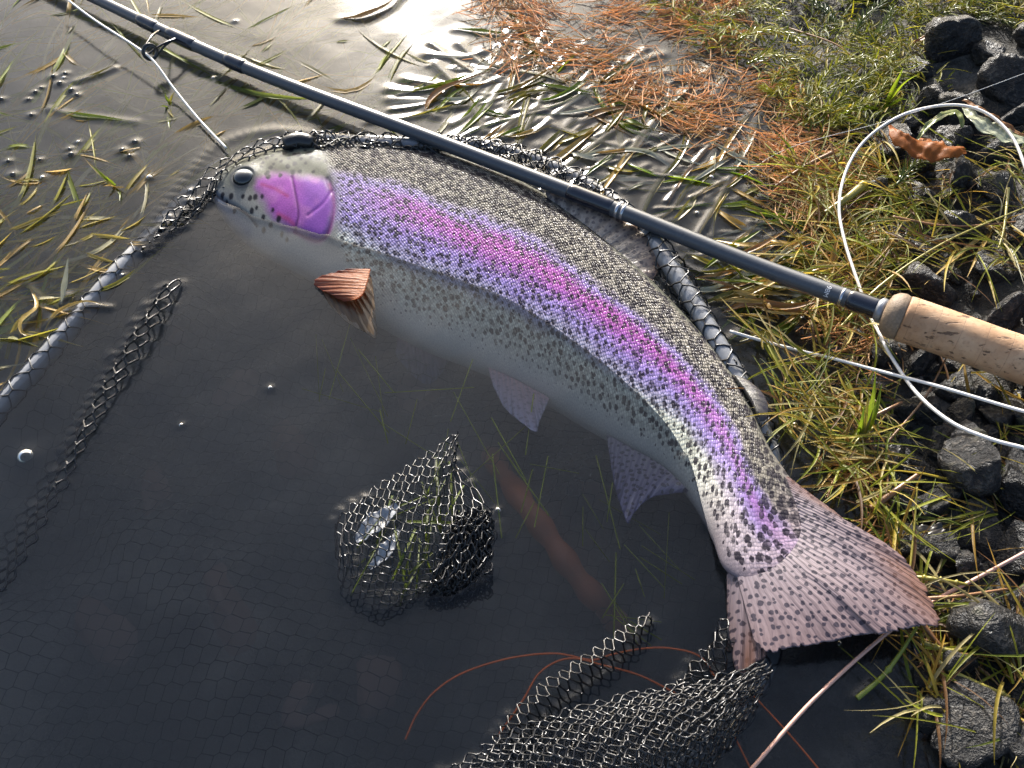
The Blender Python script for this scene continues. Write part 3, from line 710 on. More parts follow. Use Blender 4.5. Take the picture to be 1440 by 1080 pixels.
# narrow fold in front
patch('netting', [[(690, 1040, 0), (712, 1010, 3), (760, 962, 6), (820, 922, 8), (870, 886, 8), (912, 862, 4)],
                  [(700, 1046, 4), (724, 1022, 10), (772, 976, 14), (834, 934, 16), (884, 898, 14), (916, 870, 8)],
                  [(716, 1060, -2), (750, 1034, 0), (796, 992, 2), (852, 950, 2), (895, 916, 0), (918, 880, -2)],
                  [(730, 1075, -20), (762, 1050, -20), (806, 1004, -20), (862, 962, -20), (900, 926, -20), (922, 888, -18)]], 30, 6, .00050, .2, wob=.0006)
# fold beside the tail
patch('netting', [[(948, 965, 0), (975, 930, 4), (1000, 898, 8), (1018, 868, 8)], [(962, 972, 6), (988, 942, 10), (1010, 912, 12), (1024, 882, 9)], [(985, 985, 2), (1005, 960, 4), (1022, 932, 4), (1032, 905, 1)], [(1000, 990, -14), (1015, 965, -14), (1030, 940, -14), (1040, 915, -14)]], 13, 7, .0005, .25)
# big bunched fold at the bottom of the bag
for l_, (dx, dy, dz_) in enumerate([(0, 0, 0), (9, 7, -6)]):
    patch('netting', [[(610 + dx, 1090 + dy, 2 + dz_), (660 + dx, 1060 + dy, 8 + dz_), (760 + dx, 1010 + dy, 14 + dz_), (880 + dx, 975 + dy, 18 + dz_), (990 + dx, 955 + dy, 20 + dz_), (1078 + dx, 928 + dy, 16 + dz_)],
                      [(650 + dx, 1130 + dy, 6 + dz_), (720 + dx, 1085 + dy, 16 + dz_), (810 + dx, 1040 + dy, 24 + dz_), (910 + dx, 1005 + dy, 28 + dz_), (1000 + dx, 985 + dy, 26 + dz_), (1070 + dx, 950 + dy, 16 + dz_)],
                      [(700 + dx, 1170 + dy, 8 + dz_), (780 + dx, 1130 + dy, 20 + dz_), (860 + dx, 1080 + dy, 28 + dz_), (940 + dx, 1045 + dy, 32 + dz_), (1000 + dx, 1025 + dy, 26 + dz_), (1055 + dx, 985 + dy, 12 + dz_)],
                      [(760 + dx, 1220 + dy, 2 + dz_), (840 + dx, 1180 + dy, 14 + dz_), (900 + dx, 1130 + dy, 20 + dz_), (950 + dx, 1100 + dy, 20 + dz_), (995 + dx, 1070 + dy, 14 + dz_), (1035 + dx, 1020 + dy, 2 + dz_)]], 40, 22 - 4 * l_, .00050, .14, wob=.0009)
# the sunken bag, seen faintly through the water
BAG = np.array([(-40, 700), (60, 540), (240, 340), (330, 270), (480, 225), (700, 260), (900, 400), (1020, 560), (1080, 720), (1080, 900), (980, 1060), (900, 1140), (500, 1140), (-40, 1120)], float)
b = MB(); ca, sa = math.cos(.55), math.sin(.55); CS = .0078
def bagmap(u, v):
    x, y = u * CS, v * CS * .62
    X_, Y_ = x * ca - y * sa, x * sa + y * ca
    z = -.043 + .020 * fnoise(X_, Y_, 24, .6) + .006 * fnoise(X_, Y_, 70, 1.1) - .018 * np.exp(-((X_ + .02) ** 2 + (Y_ - .03) ** 2) / .012)
    return np.stack([X_, Y_, z], -1)
hexnet(b, bagmap, -60, 60, -90, 90, .00026, keep=lambda P: inside(to_px(P), BAG), jit=.07)
b.build('sunken_netting', cord_mat, net)['label'] = 'dark sunken mesh of the net bag under water'

# ================================================================== THE ROD
def px_r(px, py, z, w):
    """metres for a width of w pixels seen at that place"""
    P = at(px, py, z); d = (P - CAM).dot(_f); return w * d * _t / 720
ROD = catmull([(20, -58, 12), (130, -4, 12), (345, 95, 11), (620, 200, 10.5), (870, 296, 12), (1060, 372, 19), (1240, 437, 30), (1330, 468, 31), (1440, 507, 32), (1560, 549, 33), (1760, 620, 34)], 900)
RW = atn(ROD[:, :2], ROD[:, 2] / 1000)
rs = lambda px: int(np.argmin(np.abs(ROD[:, 0] - px)))
m = NT('rod_blank'); p = m.wpos()
gr = m.noise(m.n('ShaderNodeVectorMath', {0: p, 1: (60, 1500, 800)}, operation='MULTIPLY').outputs[0], 1, 3)
rc = m.mix(gr, (.034, .040, .050, 1), (.075, .084, .098, 1))
blank_mat = m.surf(m.pbr(Base_Color=rc, Roughness=.33, Coat_Weight=.5, Coat_Roughness=.2, Normal=m.bump(gr, .12, .0003)))
wrap_mat = mat_plain('thread_wrap', (.010, .012, .022), .15, coat=.8, nscale=900, var=.3, bumps=.1)
silver_mat = mat_plain('silver_trim', (.55, .55, .58), .25, metal=.9)
rod = thing('fly_rod', 'dark blue-grey fly rod with a cork grip lying across the net and fish', 'fishing rod', RW[rs(1240)] * np.array([1, 1, 0]))
e = rs(1245)
b = MB(); b.tube(RW[:e], np.interp(ROD[:e, 0], [20, 250, 620, 1240], [.0043, .0046, .0051, .0055]), 20); b.build('blank', blank_mat, rod)
def sleeve(name, x0, x1, extra, mat, lab=None):
    i0, i1 = rs(x0), rs(x1); n = i1 - i0 + 1
    base_ = np.interp(ROD[i0:i1 + 1, 0], [20, 250, 620, 1240], [.0043, .0046, .0051, .0055])
    pr = np.clip(np.minimum(np.arange(n), n - 1 - np.arange(n)) / max(2, n * .1), .15, 1)
    b = MB(); b.tube(RW[i0:i1 + 1], base_ + extra * pr, 20); o = b.build(name, mat, rod)
    if lab: o['label'] = lab
    return o
sleeve('thread_wrap', 196, 222, .0006, wrap_mat); sleeve('thread_wrap', 238, 274, .0007, wrap_mat); sleeve('ferrule', 318, 346, .0008, wrap_mat, 'dark joint sleeve of the rod')
sleeve('thread_wrap', 800, 862, .0005, wrap_mat)
for x in (867, 875): sleeve('trim_ring', x, x + 4, .0004, silver_mat)
sleeve('trim_ring', 1184, 1188, .0004, silver_mat); sleeve('thread_wrap', 1194, 1236, .0006, wrap_mat); sleeve('trim_ring', 1212, 1215, .0008, silver_mat)
sleeve('winding_check', 1233, 1246, .0018, mat_plain('winding_check_metal', (.30, .31, .33), .4, metal=.6), 'grey metal collar in front of the cork grip')
# cork grip
m = NT('cork'); p = m.wpos()
axd = RW[rs(1500)] - RW[rs(1250)]; axd /= np.linalg.norm(axd)
ac = m.n('ShaderNodeVectorMath', {0: p, 1: tuple(axd)}, operation='DOT_PRODUCT').outputs['Value']
st = m.n('ShaderNodeCombineXYZ', {0: m.math('MULTIPLY', ac, 60), 1: m.n('ShaderNodeSeparateXYZ', {0: p}).outputs[2], 2: 0}).outputs[0]
big = m.noise(p, 45, 4); fine = m.noise(p, 420, 4)
stre = m.noise(m.n('ShaderNodeMapping', {'Vector': p, 'Rotation': (0, 0, .43), 'Scale': (70, 420, 420)}).outputs[0], 1, 3, .6)
pits = m.step(stre, .60, .68)
ringc = m.step(m.math('ABSOLUTE', m.math('SUBTRACT', m.math('FRACT', m.math('MULTIPLY', ac, 78)), .5)), .015, .0)
cc = m.ramp(big, [(.3, (.36, .19, .09)), (.5, (.50, .30, .165)), (.72, (.62, .42, .26))])
cc = m.mix(m.math('MULTIPLY', m.step(fine, .5, .72), .35), cc, (.25, .125, .06, 1))
cc = m.mix(m.math('MULTIPLY', pits, .8), cc, (.07, .035, .02, 1))
cc = m.mix(m.math('MULTIPLY', ringc, .35), cc, (.2, .1, .05, 1))
hh = m.math('SUBTRACT', m.math('MULTIPLY', fine, .3), m.math('ADD', pits, m.math('MULTIPLY', ringc, .4)))
cork_mat = m.surf(m.pbr(Base_Color=cc, Roughness=.7, Normal=m.bump(hh, .6, .0012)))
i0 = rs(1244); cp = RW[i0:]; L = np.r_[0, np.cumsum(np.linalg.norm(np.diff(cp, axis=0), axis=1))]
cpx = np.interp(np.linspace(0, L[-1], 160), L, np.arange(len(cp))); CP = np.stack([np.interp(cpx, np.arange(len(cp)), cp[:, q]) for q in range(3)], -1)
s_ = np.linspace(0, L[-1], 160)
cr = np.interp(s_, [0, .001, .004, .007, .0085, .0095, .012, .03, .06, .09, .2], [.0075, .0105, .0128, .0134, .0133, .0127, .0132, .0130, .0126, .0130, .0138])
lipn = int(np.searchsorted(s_, .0095))
b = MB(); b.tube(CP[lipn:], cr[lipn:], 40); grip = b.build('cork_grip', cork_mat, rod)
b = MB(); b.tube(CP[:lipn + 1], cr[:lipn + 1] - np.r_[np.zeros(lipn), .0002], 40); b.build('grip_rim', mat_plain('burnt_cork', (.24, .17, .11), .6, nscale=700, var=.5, bumps=.6), grip)['label'] = 'darker rubberised cork rim of the grip'
# line guide: two feet, struts and a lined ring on the near side
gp = RW[rs(238)]; gd = RW[rs(260)] - RW[rs(220)]; gd /= np.linalg.norm(gd)
toc = np.array(CAM) - gp; toc /= np.linalg.norm(toc)
gc = np.array(at(211, 73, .0165))
nrm_ = gd * .75 + toc * .66; nrm_ /= np.linalg.norm(nrm_)
ga = np.cross(nrm_, np.array([0, 0, 1.])); ga /= np.linalg.norm(ga); gb = np.cross(nrm_, ga)
def ring(c, r, t, n=40):
    th = np.linspace(0, 2 * np.pi, n); return c + r * (np.cos(th)[:, None] * ga + np.sin(th)[:, None] * gb), t
guide_mat = mat_plain('guide_black', (.010, .010, .012), .2, coat=.6)
b = MB(); P_, t_ = ring(gc, .0056, .0010); b.tube(P_, t_, 10)
gr_ = b.build('guide_ring', guide_mat, rod)
b = MB(); P_, t_ = ring(gc + nrm_ * .0004, .0044, .0008); b.tube(P_, t_, 10); b.build('ring_liner', mat_plain('ceramic_liner', (.03, .03, .035), .1, coat=1), gr_)
for (x, ang) in ((252, .3), (228, -1.3), (250, 1.7)):
    tip = RW[rs(x)] + np.array([0, -.003, .002]); edge = gc + .0056 * (math.cos(ang) * ga + math.sin(ang) * gb)
    md = (tip + edge) / 2 + np.array([.0006, 0, .0022])
    b = MB(); b.tube(catmull([edge, md, tip], 14), np.linspace(.0007, .0010, 14), 8); b.build('guide_strut', guide_mat, rod)
# lettering on the blank
ti = rs(1166); tp = RW[ti]; td = RW[ti + 4] - RW[ti - 4]; td /= np.linalg.norm(td)
tc = np.array(CAM) - tp; tc -= td * (tc @ td); tc /= np.linalg.norm(tc)
cu = bpy.data.curves.new('lettering', 'FONT'); cu.body = '98M'; cu.size = .0040; cu.align_x = 'CENTER'; cu.align_y = 'CENTER'; cu.extrude = .00005
to = bpy.data.objects.new('lettering_tmp', cu); COL.objects.link(to)
bpy.context.view_layer.update()
tme = bpy.data.meshes.new_from_object(to.evaluated_get(bpy.context.evaluated_depsgraph_get())); bpy.data.objects.remove(to)
ydir = td; xdir = np.cross(ydir, tc)
for v in tme.vertices:
    x, y, z = v.co; th_ = x / .0054
    P = tp + ydir * y +   .00552 * (math.cos(th_) * tc + math.sin(th_) * xdir) + tc * z
    v.co = P
tme.materials.clear(); tme.materials.append(mat_plain('white_print', (.7, .7, .7), .5)); o = link('lettering', tme, rod)

# ================================================================== LINES
white_mat = mat_plain('line_white', (.80, .77, .72), .4, nscale=600, var=.06)
pink_mat = mat_plain('line_pinkish', (.62, .36, .27), .4, nscale=300, var=.15)
orange_mat = mat_plain('line_orange', (.75, .16, .03), .45, nscale=300, var=.2)
def line(name, pts, r, mat, label, cat='fishing line', n=160, wob=0., group=None):
    p = catmull(pts, n); W = atn(p[:, :2], p[:, 2] / 1000)
    if wob: W[:, :2] += wob * np.stack([np.sin(np.arange(n) * .31), np.cos(np.arange(n) * .23)], -1)
    b = MB(); b.tube(W, r, 8); o = b.build(name, mat); recentre(o)
    for q in W[np.abs(W[:, 2]) < .003]: lift(q, .0018, .0008)
    return tag(o, label, cat, group)
line('fly_line', [(70, -20, 18), (130, 26, 17), (190, 65, 16.5), (216, 86, 16), (245, 125, 9), (280, 168, 4), (318, 208, 4)], .00085, white_mat, 'white fly line running through the guide ring of the rod', n=120)
line('fly_line', [(1800, 660, 46), (1600, 660, 46), (1470, 640, 44), (1440, 630, 43), (1395, 618, 40), (1340, 595, 34), (1292, 556, 26), (1256, 506, 17), (1234, 464, 14), (1222, 440, 12), (1206, 396, 13), (1188, 340, 15), (1180, 290, 17), (1190, 240, 19), (1216, 198, 24), (1262, 165, 34), (1312, 150, 42), (1358, 149, 46), (1395, 164, 48), (1424, 194, 48), (1442, 236, 46), (1460, 290, 42)], .00098, white_mat, 'white fly line looping over the grass and under the cork grip', n=240)
line('fly_line', [(1026, 466, 5), (1060, 476, 5), (1110, 489, 6), (1200, 512, 14), (1300, 538, 26), (1400, 567, 36), (1480, 590, 42), (1640, 640, 46), (1820, 690, 46)], .00092, white_mat, 'straight white fly line coming from the net hoop over the stones', n=140, wob=.0002)
line('fly_line', [(1030, 1112, 4), (1060, 1078, 4), (1140, 988, 5), (1238, 898, 7), (1310, 847, 8), (1370, 815, 13), (1450, 772, 24), (1600, 690, 40), (1780, 600, 44)], .0009, pink_mat, 'pinkish line passing under the tip of the tail fin', n=120)
line('backing_line', [(570, 1040, -22), (586, 1005, -18), (612, 972, -13), (652, 946, -10), (715, 926, -8), (780, 919, -7), (832, 928, -7), (862, 920, -7), (905, 912, -6), (945, 912, -6), (985, 924, -6), (1010, 960, -8)], .00055, orange_mat, 'orange line curving under water behind the front fold of netting', n=120)
line('backing_line', [(700, 1035, -8), (735, 985, -7), (760, 945, -6), (800, 926, -6), (850, 936, -6), (900, 950, -6), (950, 975, -7)], .00055, orange_mat, 'orange line doubling back inside the narrow fold of netting', n=90)
line('backing_line', [(1040, 958, -8), (1080, 1000, -5), (1120, 1044, -4), (1165, 1098, -3)], .0005, orange_mat, 'orange line running out from the bunched netting over dark water', n=60)
line('backing_line', [(1020, 1010, -10), (1045, 1060, -10), (1070, 1110, -12)], .0005, orange_mat, 'short orange line below the bunched netting', n=40)
line('leader', [(1040, 250, 2), (1110, 208, 9), (1240, 172, 28), (1340, 140, 50), (1460, 96, 54)], .00016, mat_plain('clear_mono', (.7, .7, .68), .2), 'hair-thin clear leader stretched over the stones', n=60)

# ================================================================== STONES
m = NT('wet_basalt'); p = m.pos(); wp = m.wpos()
info = m.n('ShaderNodeObjectInfo').outputs['Random']
po = m.n('ShaderNodeVectorMath', {0: wp, 1: m.n('ShaderNodeCombineXYZ', {0: info, 1: info, 2: info}).outputs[0]}, operation='ADD').outputs[0]
a1 = m.noise(po, 70, 5, .6); a2 = m.noise(po, 420, 4, .65); a3 = m.noise(po, 1400, 2)
cst = m.ramp(a1, [(.25, (.005, .005, .0055)), (.5, (.012, .0115, .012)), (.72, (.032, .028, .024))])
nz = m.n('ShaderNodeSeparateXYZ', {0: m.n('ShaderNodeNewGeometry').outputs['Normal']}).outputs[2]
dryk = m.math('MULTIPLY', m.step(m.math('ADD', a2, m.math('MULTIPLY', a1, .6)), .80, 1.02), .7)
cst = m.mix(dryk, cst, (.13, .112, .09, 1))
cst = m.mix(m.math('MULTIPLY', m.step(m.noise(po, 35, 3), .62, .7), .6), cst, (.05, .055, .015, 1))
hst = m.math('ADD', m.math('MULTIPLY', a1, 1.0), m.math('ADD', m.math('MULTIPLY', a2, .5), m.math('MULTIPLY', a3, .12)))
stone_mat = m.surf(m.pbr(Base_Color=cst, Roughness=m.math('ADD', .16, m.math('MULTIPLY', a1, .40)), Normal=m.bump(hst, 1.0, .006), Specular_IOR_Level=.5))
sunk_mat = mat_plain('sunken_stone', (.17, .10, .075), .6, nscale=60, var=.5, bumps=.5)

def stone_mesh(seed, sub=4):
    bm = bmesh.new(); bmesh.ops.create_icosphere(bm, subdivisions=sub, radius=1)
    rd = random.Random(seed); off = Vector((seed * 3.1, seed * 1.7, seed * .9))
    planes = [(Vector((rd.gauss(0, 1), rd.gauss(0, 1), rd.gauss(0, 1))).normalized(), rd.uniform(.36, .80)) for _ in range(9)]
    for v in bm.verts:
        c = v.co.normalized()
        r = 1.0
        for n, d in planes:
            k = c.dot(n)
            if k > .05: r = min(r, d / k)
        r = r * .94 + .06
        r *= 1 + .10 * mnoise.noise(c * 2.2 + off) + .06 * mnoise.noise(c * 6 + off) + .03 * mnoise.noise(c * 14 + off)
        v.co = c * r
    me = bpy.data.meshes.new('stone'); bm.to_mesh(me); bm.free()
    me.polygons.foreach_set('use_smooth', np.ones(len(me.polygons), bool)); me.materials.append(stone_mat)
    return me
STONES = [stone_mesh(i + 1) for i in range(12)]
def stone(px, py, wpx, hpx, label, group, z=None, mesh=None, mat=None, rot=None, flat=.75):
    k = random.randrange(12) if mesh is None else mesh
    W = at(px, py, 0.0)
    gz = float(ground_z(np.array([W.x]), np.array([W.y]))[0]) if z is None else z
    W = at(px, py, gz)
    s = px_r(px, py, gz, wpx); sy = px_r(px, py, gz, hpx) / math.cos(R(TILT))
    o = bpy.data.objects.new('stone', STONES[k]); COL.objects.link(o)
    o.scale = (s, sy, (s + sy) / 2 * flat); o.rotation_euler = (random.uniform(-.6, .6), random.uniform(-.6, .6), random.uniform(0, 6.28) if mesh is None else random.uniform(-.5, .5))
    o.location = (W.x, W.y, gz + (s + sy) / 2 * flat * .18)
    if mat: o.material_slots[0].link = 'OBJECT'; o.material_slots[0].material = mat
    tag(o, label, 'stone', group)
    return o
G_ST = 'stones on the bank'
stone(1336, 62, 38, 32, 'grey stone with a sunlit top below the grass at the water\'s corner', G_ST, mesh=0, flat=1.1)
stone(1386, 84, 30, 24, 'small grey stone wedged between two larger stones above the fly line loop', G_ST, mesh=1)
stone(1420, 124, 48, 36, 'bluish black stone beside the top of the fly line loop', G_ST, mesh=2, flat=1.0)
stone(1424, 170, 34, 20, 'rounded light grey stone beside the pale willow leaf', G_ST, mesh=3)
stone(1372, 145, 20, 16, 'small pointed grey stone inside the fly line loop near its top', G_ST, mesh=4)
stone(1252, 212, 30, 36, 'dark stone with pale crust under the loop beside the red-brown leaf', G_ST, mesh=5, flat=1.0)
stone(1404, 212, 44, 22, 'flat black stone below the pale willow leaf', G_ST, mesh=6, flat=.6)
stone(1308, 412, 50, 26, 'wet dark stone behind the front end of the cork grip', G_ST, mesh=7, flat=.9)
stone(1412, 442, 36, 24, 'brownish stone behind the middle of the cork grip', G_ST, mesh=8, flat=1.0)
stone(1362, 648, 58, 52, 'big wet black stone under the lower sweep of the fly line', G_ST, mesh=9, flat=1.0)
stone(1424, 690, 44, 60, 'big grey stone leaning on the largest black stone', G_ST, mesh=10, flat=.8)
stone(1274, 655, 42, 28, 'glistening black stone beside the upright green grass tuft', G_ST, mesh=11)
stone(1298, 778, 56, 34, 'wet black stone just above the tail fin', G_ST, mesh=2)
stone(1384, 745, 52, 40, 'dull black stone between the tail and the largest stone', G_ST, mesh=4)
stone(1400, 890, 70, 60, 'large dark stone with a tan sunlit face near the tail tip', G_ST, mesh=0, flat=.7)
stone(1380, 1010, 90, 60, 'large dark wet stone under the yellow weed stalks', G_ST, mesh=5, flat=.6)
LAND = [(1430, 470, 'the cork grip'), (1300, 460, 'the front end of the cork grip'), (1390, 170, 'the pale willow leaf'), (1300, 205, 'the red-brown leaf'), (1400, 320, 'the star-shaped straw tuft'), (1260, 360, 'the mixed grass tuft under the loop'), (1362, 648, 'the largest black stone'), (1424, 690, 'the big leaning grey stone'), (1206, 634, 'the upright green tuft'), (1300, 870, 'the tip of the tail fin'), (1290, 780, 'the stones just above the tail'), (1370, 815, 'the pinkish line'), (1380, 960, 'the yellow stalks'), (1380, 1020, 'the large wet stone under the stalks'), (1290, 570, 'the crossing of the two white lines'), (1400, 600, 'the lower end of the white loop'), (1336, 60, 'the sunlit-topped grey stone'), (1420, 124, 'the bluish black stone'), (1225, 716, 'the broken brown reed')]
def near(x, y): return min(LAND, key=lambda l: (l[0] - x) ** 2 + (l[1] - y) ** 2)[2]
FILL = [(1306, 152, 30, 18), (1346, 168, 40, 20), (1290, 100, 22, 18), (1350, 250, 44, 26), (1300, 285, 40, 24), (1400, 270, 40, 24), (1360, 330, 50, 28), (1430, 330, 40, 26), (1270, 330, 30, 20), (1290, 360, 36, 22), (1390, 385, 44, 22), (1240, 500, 36, 28), (1296, 505, 34, 26), (1222, 550, 30, 22), (1340, 545, 38, 24), (1290, 585, 44, 26), (1352, 590, 30, 22), (1404, 598, 32, 22), (1430, 585, 30, 22), (1386, 618, 26, 20), (1250, 600, 26, 20), (1320, 625, 30, 22), (1236, 700, 28, 22), (1316, 716, 40, 26), (1262, 720, 30, 20), (1340, 760, 34, 22), (1430, 780, 44, 36), (1360, 810, 44, 26), (1300, 830, 30, 18), (1436, 850, 36, 30), (1330, 880, 32, 22), (1340, 940, 44, 28), (1430, 960, 40, 34), (1300, 960, 30, 24), (1320, 1020, 44, 34), (1430, 1060, 50, 36), (1350, 1075, 50, 30), (1290, 1075, 36, 30), (1200, 480, 22, 16), (1330, 480, 30, 18), (1380, 560, 26, 18), (1240, 780, 22, 16), (1410, 640, 22, 18), (1450, 520, 30, 22), (1460, 700, 40, 40), (1460, 420, 34, 24), (1455, 60, 34, 24), (1440, 210, 30, 20), (1270, 180, 26, 18), (1225, 270, 26, 18), (1330, 205, 40, 26), (1290, 240, 36, 24)]
for i, (x, y, w_, h_) in enumerate(FILL):
    stone(x, y, w_ * random.uniform(.75, 1.15), h_ * random.uniform(.8, 1.2), ('broad' if w_ > 38 else 'middling' if w_ > 29 else 'small') + ' dark wet stone packed in close to ' + near(x, y), 'small stones filling the bank', flat=random.uniform(.6, 1.1))
for i in range(90):
    y = random.uniform(180, 1080); x = random.uniform(0, 240) + float(np.interp(y, SHORE[:, 1], SHORE[:, 0])) + 15
    if x > 1470 or (y < 480 and x < 1240): continue
    w_ = random.uniform(8, 18)
    stone(x, y, w_, w_ * .7, 'pebble-sized dark stone in the gaps near ' + near(x, y), 'pebbles on the bank')
G_SU = 'sunken stones under the net'
red_mat = mat_plain('sunken_red_wood', (.34, .115, .05), .6, nscale=60, var=.6, bumps=.6)
pb = catmull([(690, 640, -75), (735, 705, -34), (768, 750, -34), (815, 815, -46), (880, 890, -75)], 40); b = MB(); b.tube(atn(pb[:, :2], pb[:, 2] / 1000), .0065 * (1 + .15 * np.sin(np.arange(40) * .9)), 12)
tag(recentre(b.build('sunken_branch', red_mat)), 'rust-red sunken branch showing through the net mesh below the belly fins', 'branch')
for (x, y, w_, h_, zz) in [(590, 560, 40, 30, -.08), (420, 640, 60, 36, -.085), (330, 560, 46, 30, -.085), (500, 500, 50, 26, -.085), (640, 640, 30, 24, -.085), (230, 700, 60, 40, -.085), (330, 860, 70, 46, -.085), (150, 900, 70, 50, -.085), (520, 960, 60, 40, -.085), (900, 800, 40, 30, -.085), (250, 480, 40, 26, -.085), (430, 1000, 60, 40, -.085), (840, 700, 36, 26, -.085)]:
    stone(x, y, w_, h_, 'brownish sunken stone seen dimly through the net mesh', G_SU, z=zz, mat=sunk_mat, flat=.6)

# the bank runs on away from the water, past the picture
b = MB(); rdf = random.Random(3)
bm = bmesh.new(); bmesh.ops.create_icosphere(bm, subdivisions=3, radius=1); ico_f = np.array([[v.index for v in f.verts] for f in bm.faces]); ico_v = np.array([v.co for v in bm.verts]); bm.free()
for i in range(150):
    y = rdf.uniform(-150, 1350); x = float(np.interp(y, SHORE[:, 1], SHORE[:, 0])) + rdf.uniform(60, 620)
    if x < 1500 and -30 < y < 1110: continue
    W = at(x, y, .02); gz = float(ground_z(np.array([W.x]), np.array([W.y]))[0]); sz = rdf.uniform(.008, .024)
    o3 = np.array([rdf.uniform(0, 9) for _ in range(3)])
    pl = [(np.array([rdf.gauss(0, 1) for _ in range(3)]), rdf.uniform(.4, .8)) for _ in range(8)]
    r = np.ones(len(ico_v))
    for n_, d_ in pl:
        k = ico_v @ (n_ / np.linalg.norm(n_)); r = np.where(k > .05, np.minimum(r, d_ / np.maximum(k, .05)), r)
    V = ico_v * r[:, None] * sz * np.array([1, rdf.uniform(.7, 1), rdf.uniform(.6, .9)])
    b.add(V + np.array([W.x, W.y, gz + sz * .2]), ico_f)
stuff(b.build('bank_rubble', stone_mat), 'dark stones of the bank running on away from the water', 'stones')

# ================================================================== PLANTS
olive = mat_leaf('blade_olive', (.14, .13, .012), (.34, .28, .04), trans=.5)
straw = mat_leaf('blade_straw', (.38, .22, .03), (.60, .42, .12), trans=.45)
green = mat_leaf('blade_green', (.10, .17, .010), (.28, .36, .02), trans=.55)
rust = mat_leaf('blade_rust', (.25, .10, .02), (.42, .24, .05), trans=.3)
pale = mat_leaf('blade_pale', (.34, .33, .20), (.52, .50, .36), trans=.3)
sunk = mat_leaf('blade_sunken', (.09, .085, .03), (.30, .24, .10), trans=.3, wet=0)
litter = mat_leaf('litter', (.8, .8, .8), (1.0, 1.0, 1.0), rough=.5, trans=.55, wet=0., vcol=True)

def in_poly(poly, n, seed):
    rd = np.random.default_rng(seed); poly = np.asarray(poly, float); out = []
    lo, hi = poly.min(0), poly.max(0)
    while len(out) < n:
        q = lo + (hi - lo) * rd.random((n * 3, 2)); out += q[inside(q, poly)].tolist()
    return np.array(out[:n]), rd
def surf_z(P):
    """height of the ground or the water, whichever is higher"""
    return np.maximum(ground_z(P[:, 0], P[:, 1]), 0)

def blade(path, w, mat, label, group, name='floating_grass', n=22, taper=1.0, fold=.35, twist=0., lifts=True, cat='grass blade'):
    """path: pixel x, y and height in mm over the water"""
    p = catmull(path, n); W = atn(p[:, :2], p[:, 2] / 1000)
    t = np.linspace(0, 1, n); wid = w * np.clip(np.minimum((t + .05) * 2.6, (1.02 - t) * 1.7), .08, 1) ** taper
    b = MB(); b.ribbon(W, wid, fold, twist=twist); o = b.build(name, mat)
    recentre(o); tag(o, label, cat, group); o['kind'] = 'thing'
    if lifts:
        Wd = catmull(W, 70); h_ = random.uniform(.0005, .0013)
        for q in Wd[(Wd[:, 2] > -.004) & (Wd[:, 2] < .005)]: lift(q, max(.0018, w * .6), h_)
    return o
GB = 'grass blades floating at the water\'s edge'
blade([(612, 168, -3), (600, 150, 1), (618, 128, 3), (655, 112, 4), (690, 100, 3)], .0055, rust, 'broad rust-orange curved blade afloat just above the rod', GB)
blade([(640, 40, 1), (680, 44, 2), (710, 46, 2), (722, 36, 2)], .0045, green, 'green-tipped floating blade curling up beside the needle mat', GB)
blade([(752, 116, 1), (790, 124, 2), (842, 132, 2)], .0042, green, 'straight bright green floating blade below the orange needles', GB)
blade([(612, 158, 1), (640, 130, 2), (665, 120, 2)], .0035, green, 'short straight green blade crossing the rust-orange one', GB)
blade([(665, 152, 0), (695, 160, 1), (726, 166, 1)], .0045, green, 'yellow-green blade lying flat near the middle of the rod', GB)
blade([(862, 146, 1), (878, 145, 2), (898, 140, 2)], .005, green, 'short yellow-green leaf floating alone on grey water', GB)
blade([(820, 170, 0), (850, 156, 2), (890, 150, 2)], .006, rust, 'wide orange-yellow blade under the short yellow-green leaf', GB)
blade([(700, 148, 0), (735, 132, 2), (780, 126, 2)], .0045, olive, 'olive and yellow blade bundled over orange stem', GB)
blade([(480, 26, 1), (510, 22, 3), (545, 6, 4), (560, -8, 4)], .006, rust, 'orange-brown blade floating above the rod far from the bank', GB)
blade([(70, 155, -1), (110, 162, 1), (150, 166, 1), (190, 172, 0)], .0045, green, 'lone green blade floating on open water left of the guide ring', GB)
blade([(110, 118, -2), (140, 102, 2), (158, 92, 3)], .004, olive, 'short olive stub floating near the rod\'s reflection', GB)
blade([(86, 428, 0), (92, 396, 8), (96, 360, 16)], .004, pale, 'pale upright blade standing beside the net hoop', GB)
blade([(60, 470, -4), (80, 440, 2), (118, 424, 5), (152, 430, 2)], .003, straw, 'curled straw-yellow blade hugging the net hoop', GB)
blade([(40, 400, -2), (52, 430, 3), (30, 450, 4), (34, 470, 1), (70, 468, -2)], .003, straw, 'knotted straw-yellow blade next to the net hoop', GB)
blade([(1040, 480, 2), (1080, 470, 5), (1100, 520, 3), (1160, 530, 2)], .005, olive, 'yellow-green blade bent over the pool beside the straight line', GB)
blade([(1015, 440, 0), (1050, 428, 4), (1110, 432, 6), (1160, 420, 8)], .008, rust, 'thick golden blade below the rod beside the hoop', GB)
blade([(1010, 420, 0), (1060, 412, 3), (1110, 415, 4)], .007, straw, 'thick straw blade folded above the golden one', GB)
F1 = [(600, 150), (640, 70), (740, 50), (850, 100), (960, 130), (1050, 200), (1130, 300), (1150, 420), (1100, 470), (1040, 440), (980, 370), (930, 300), (850, 240), (760, 205), (680, 185)]
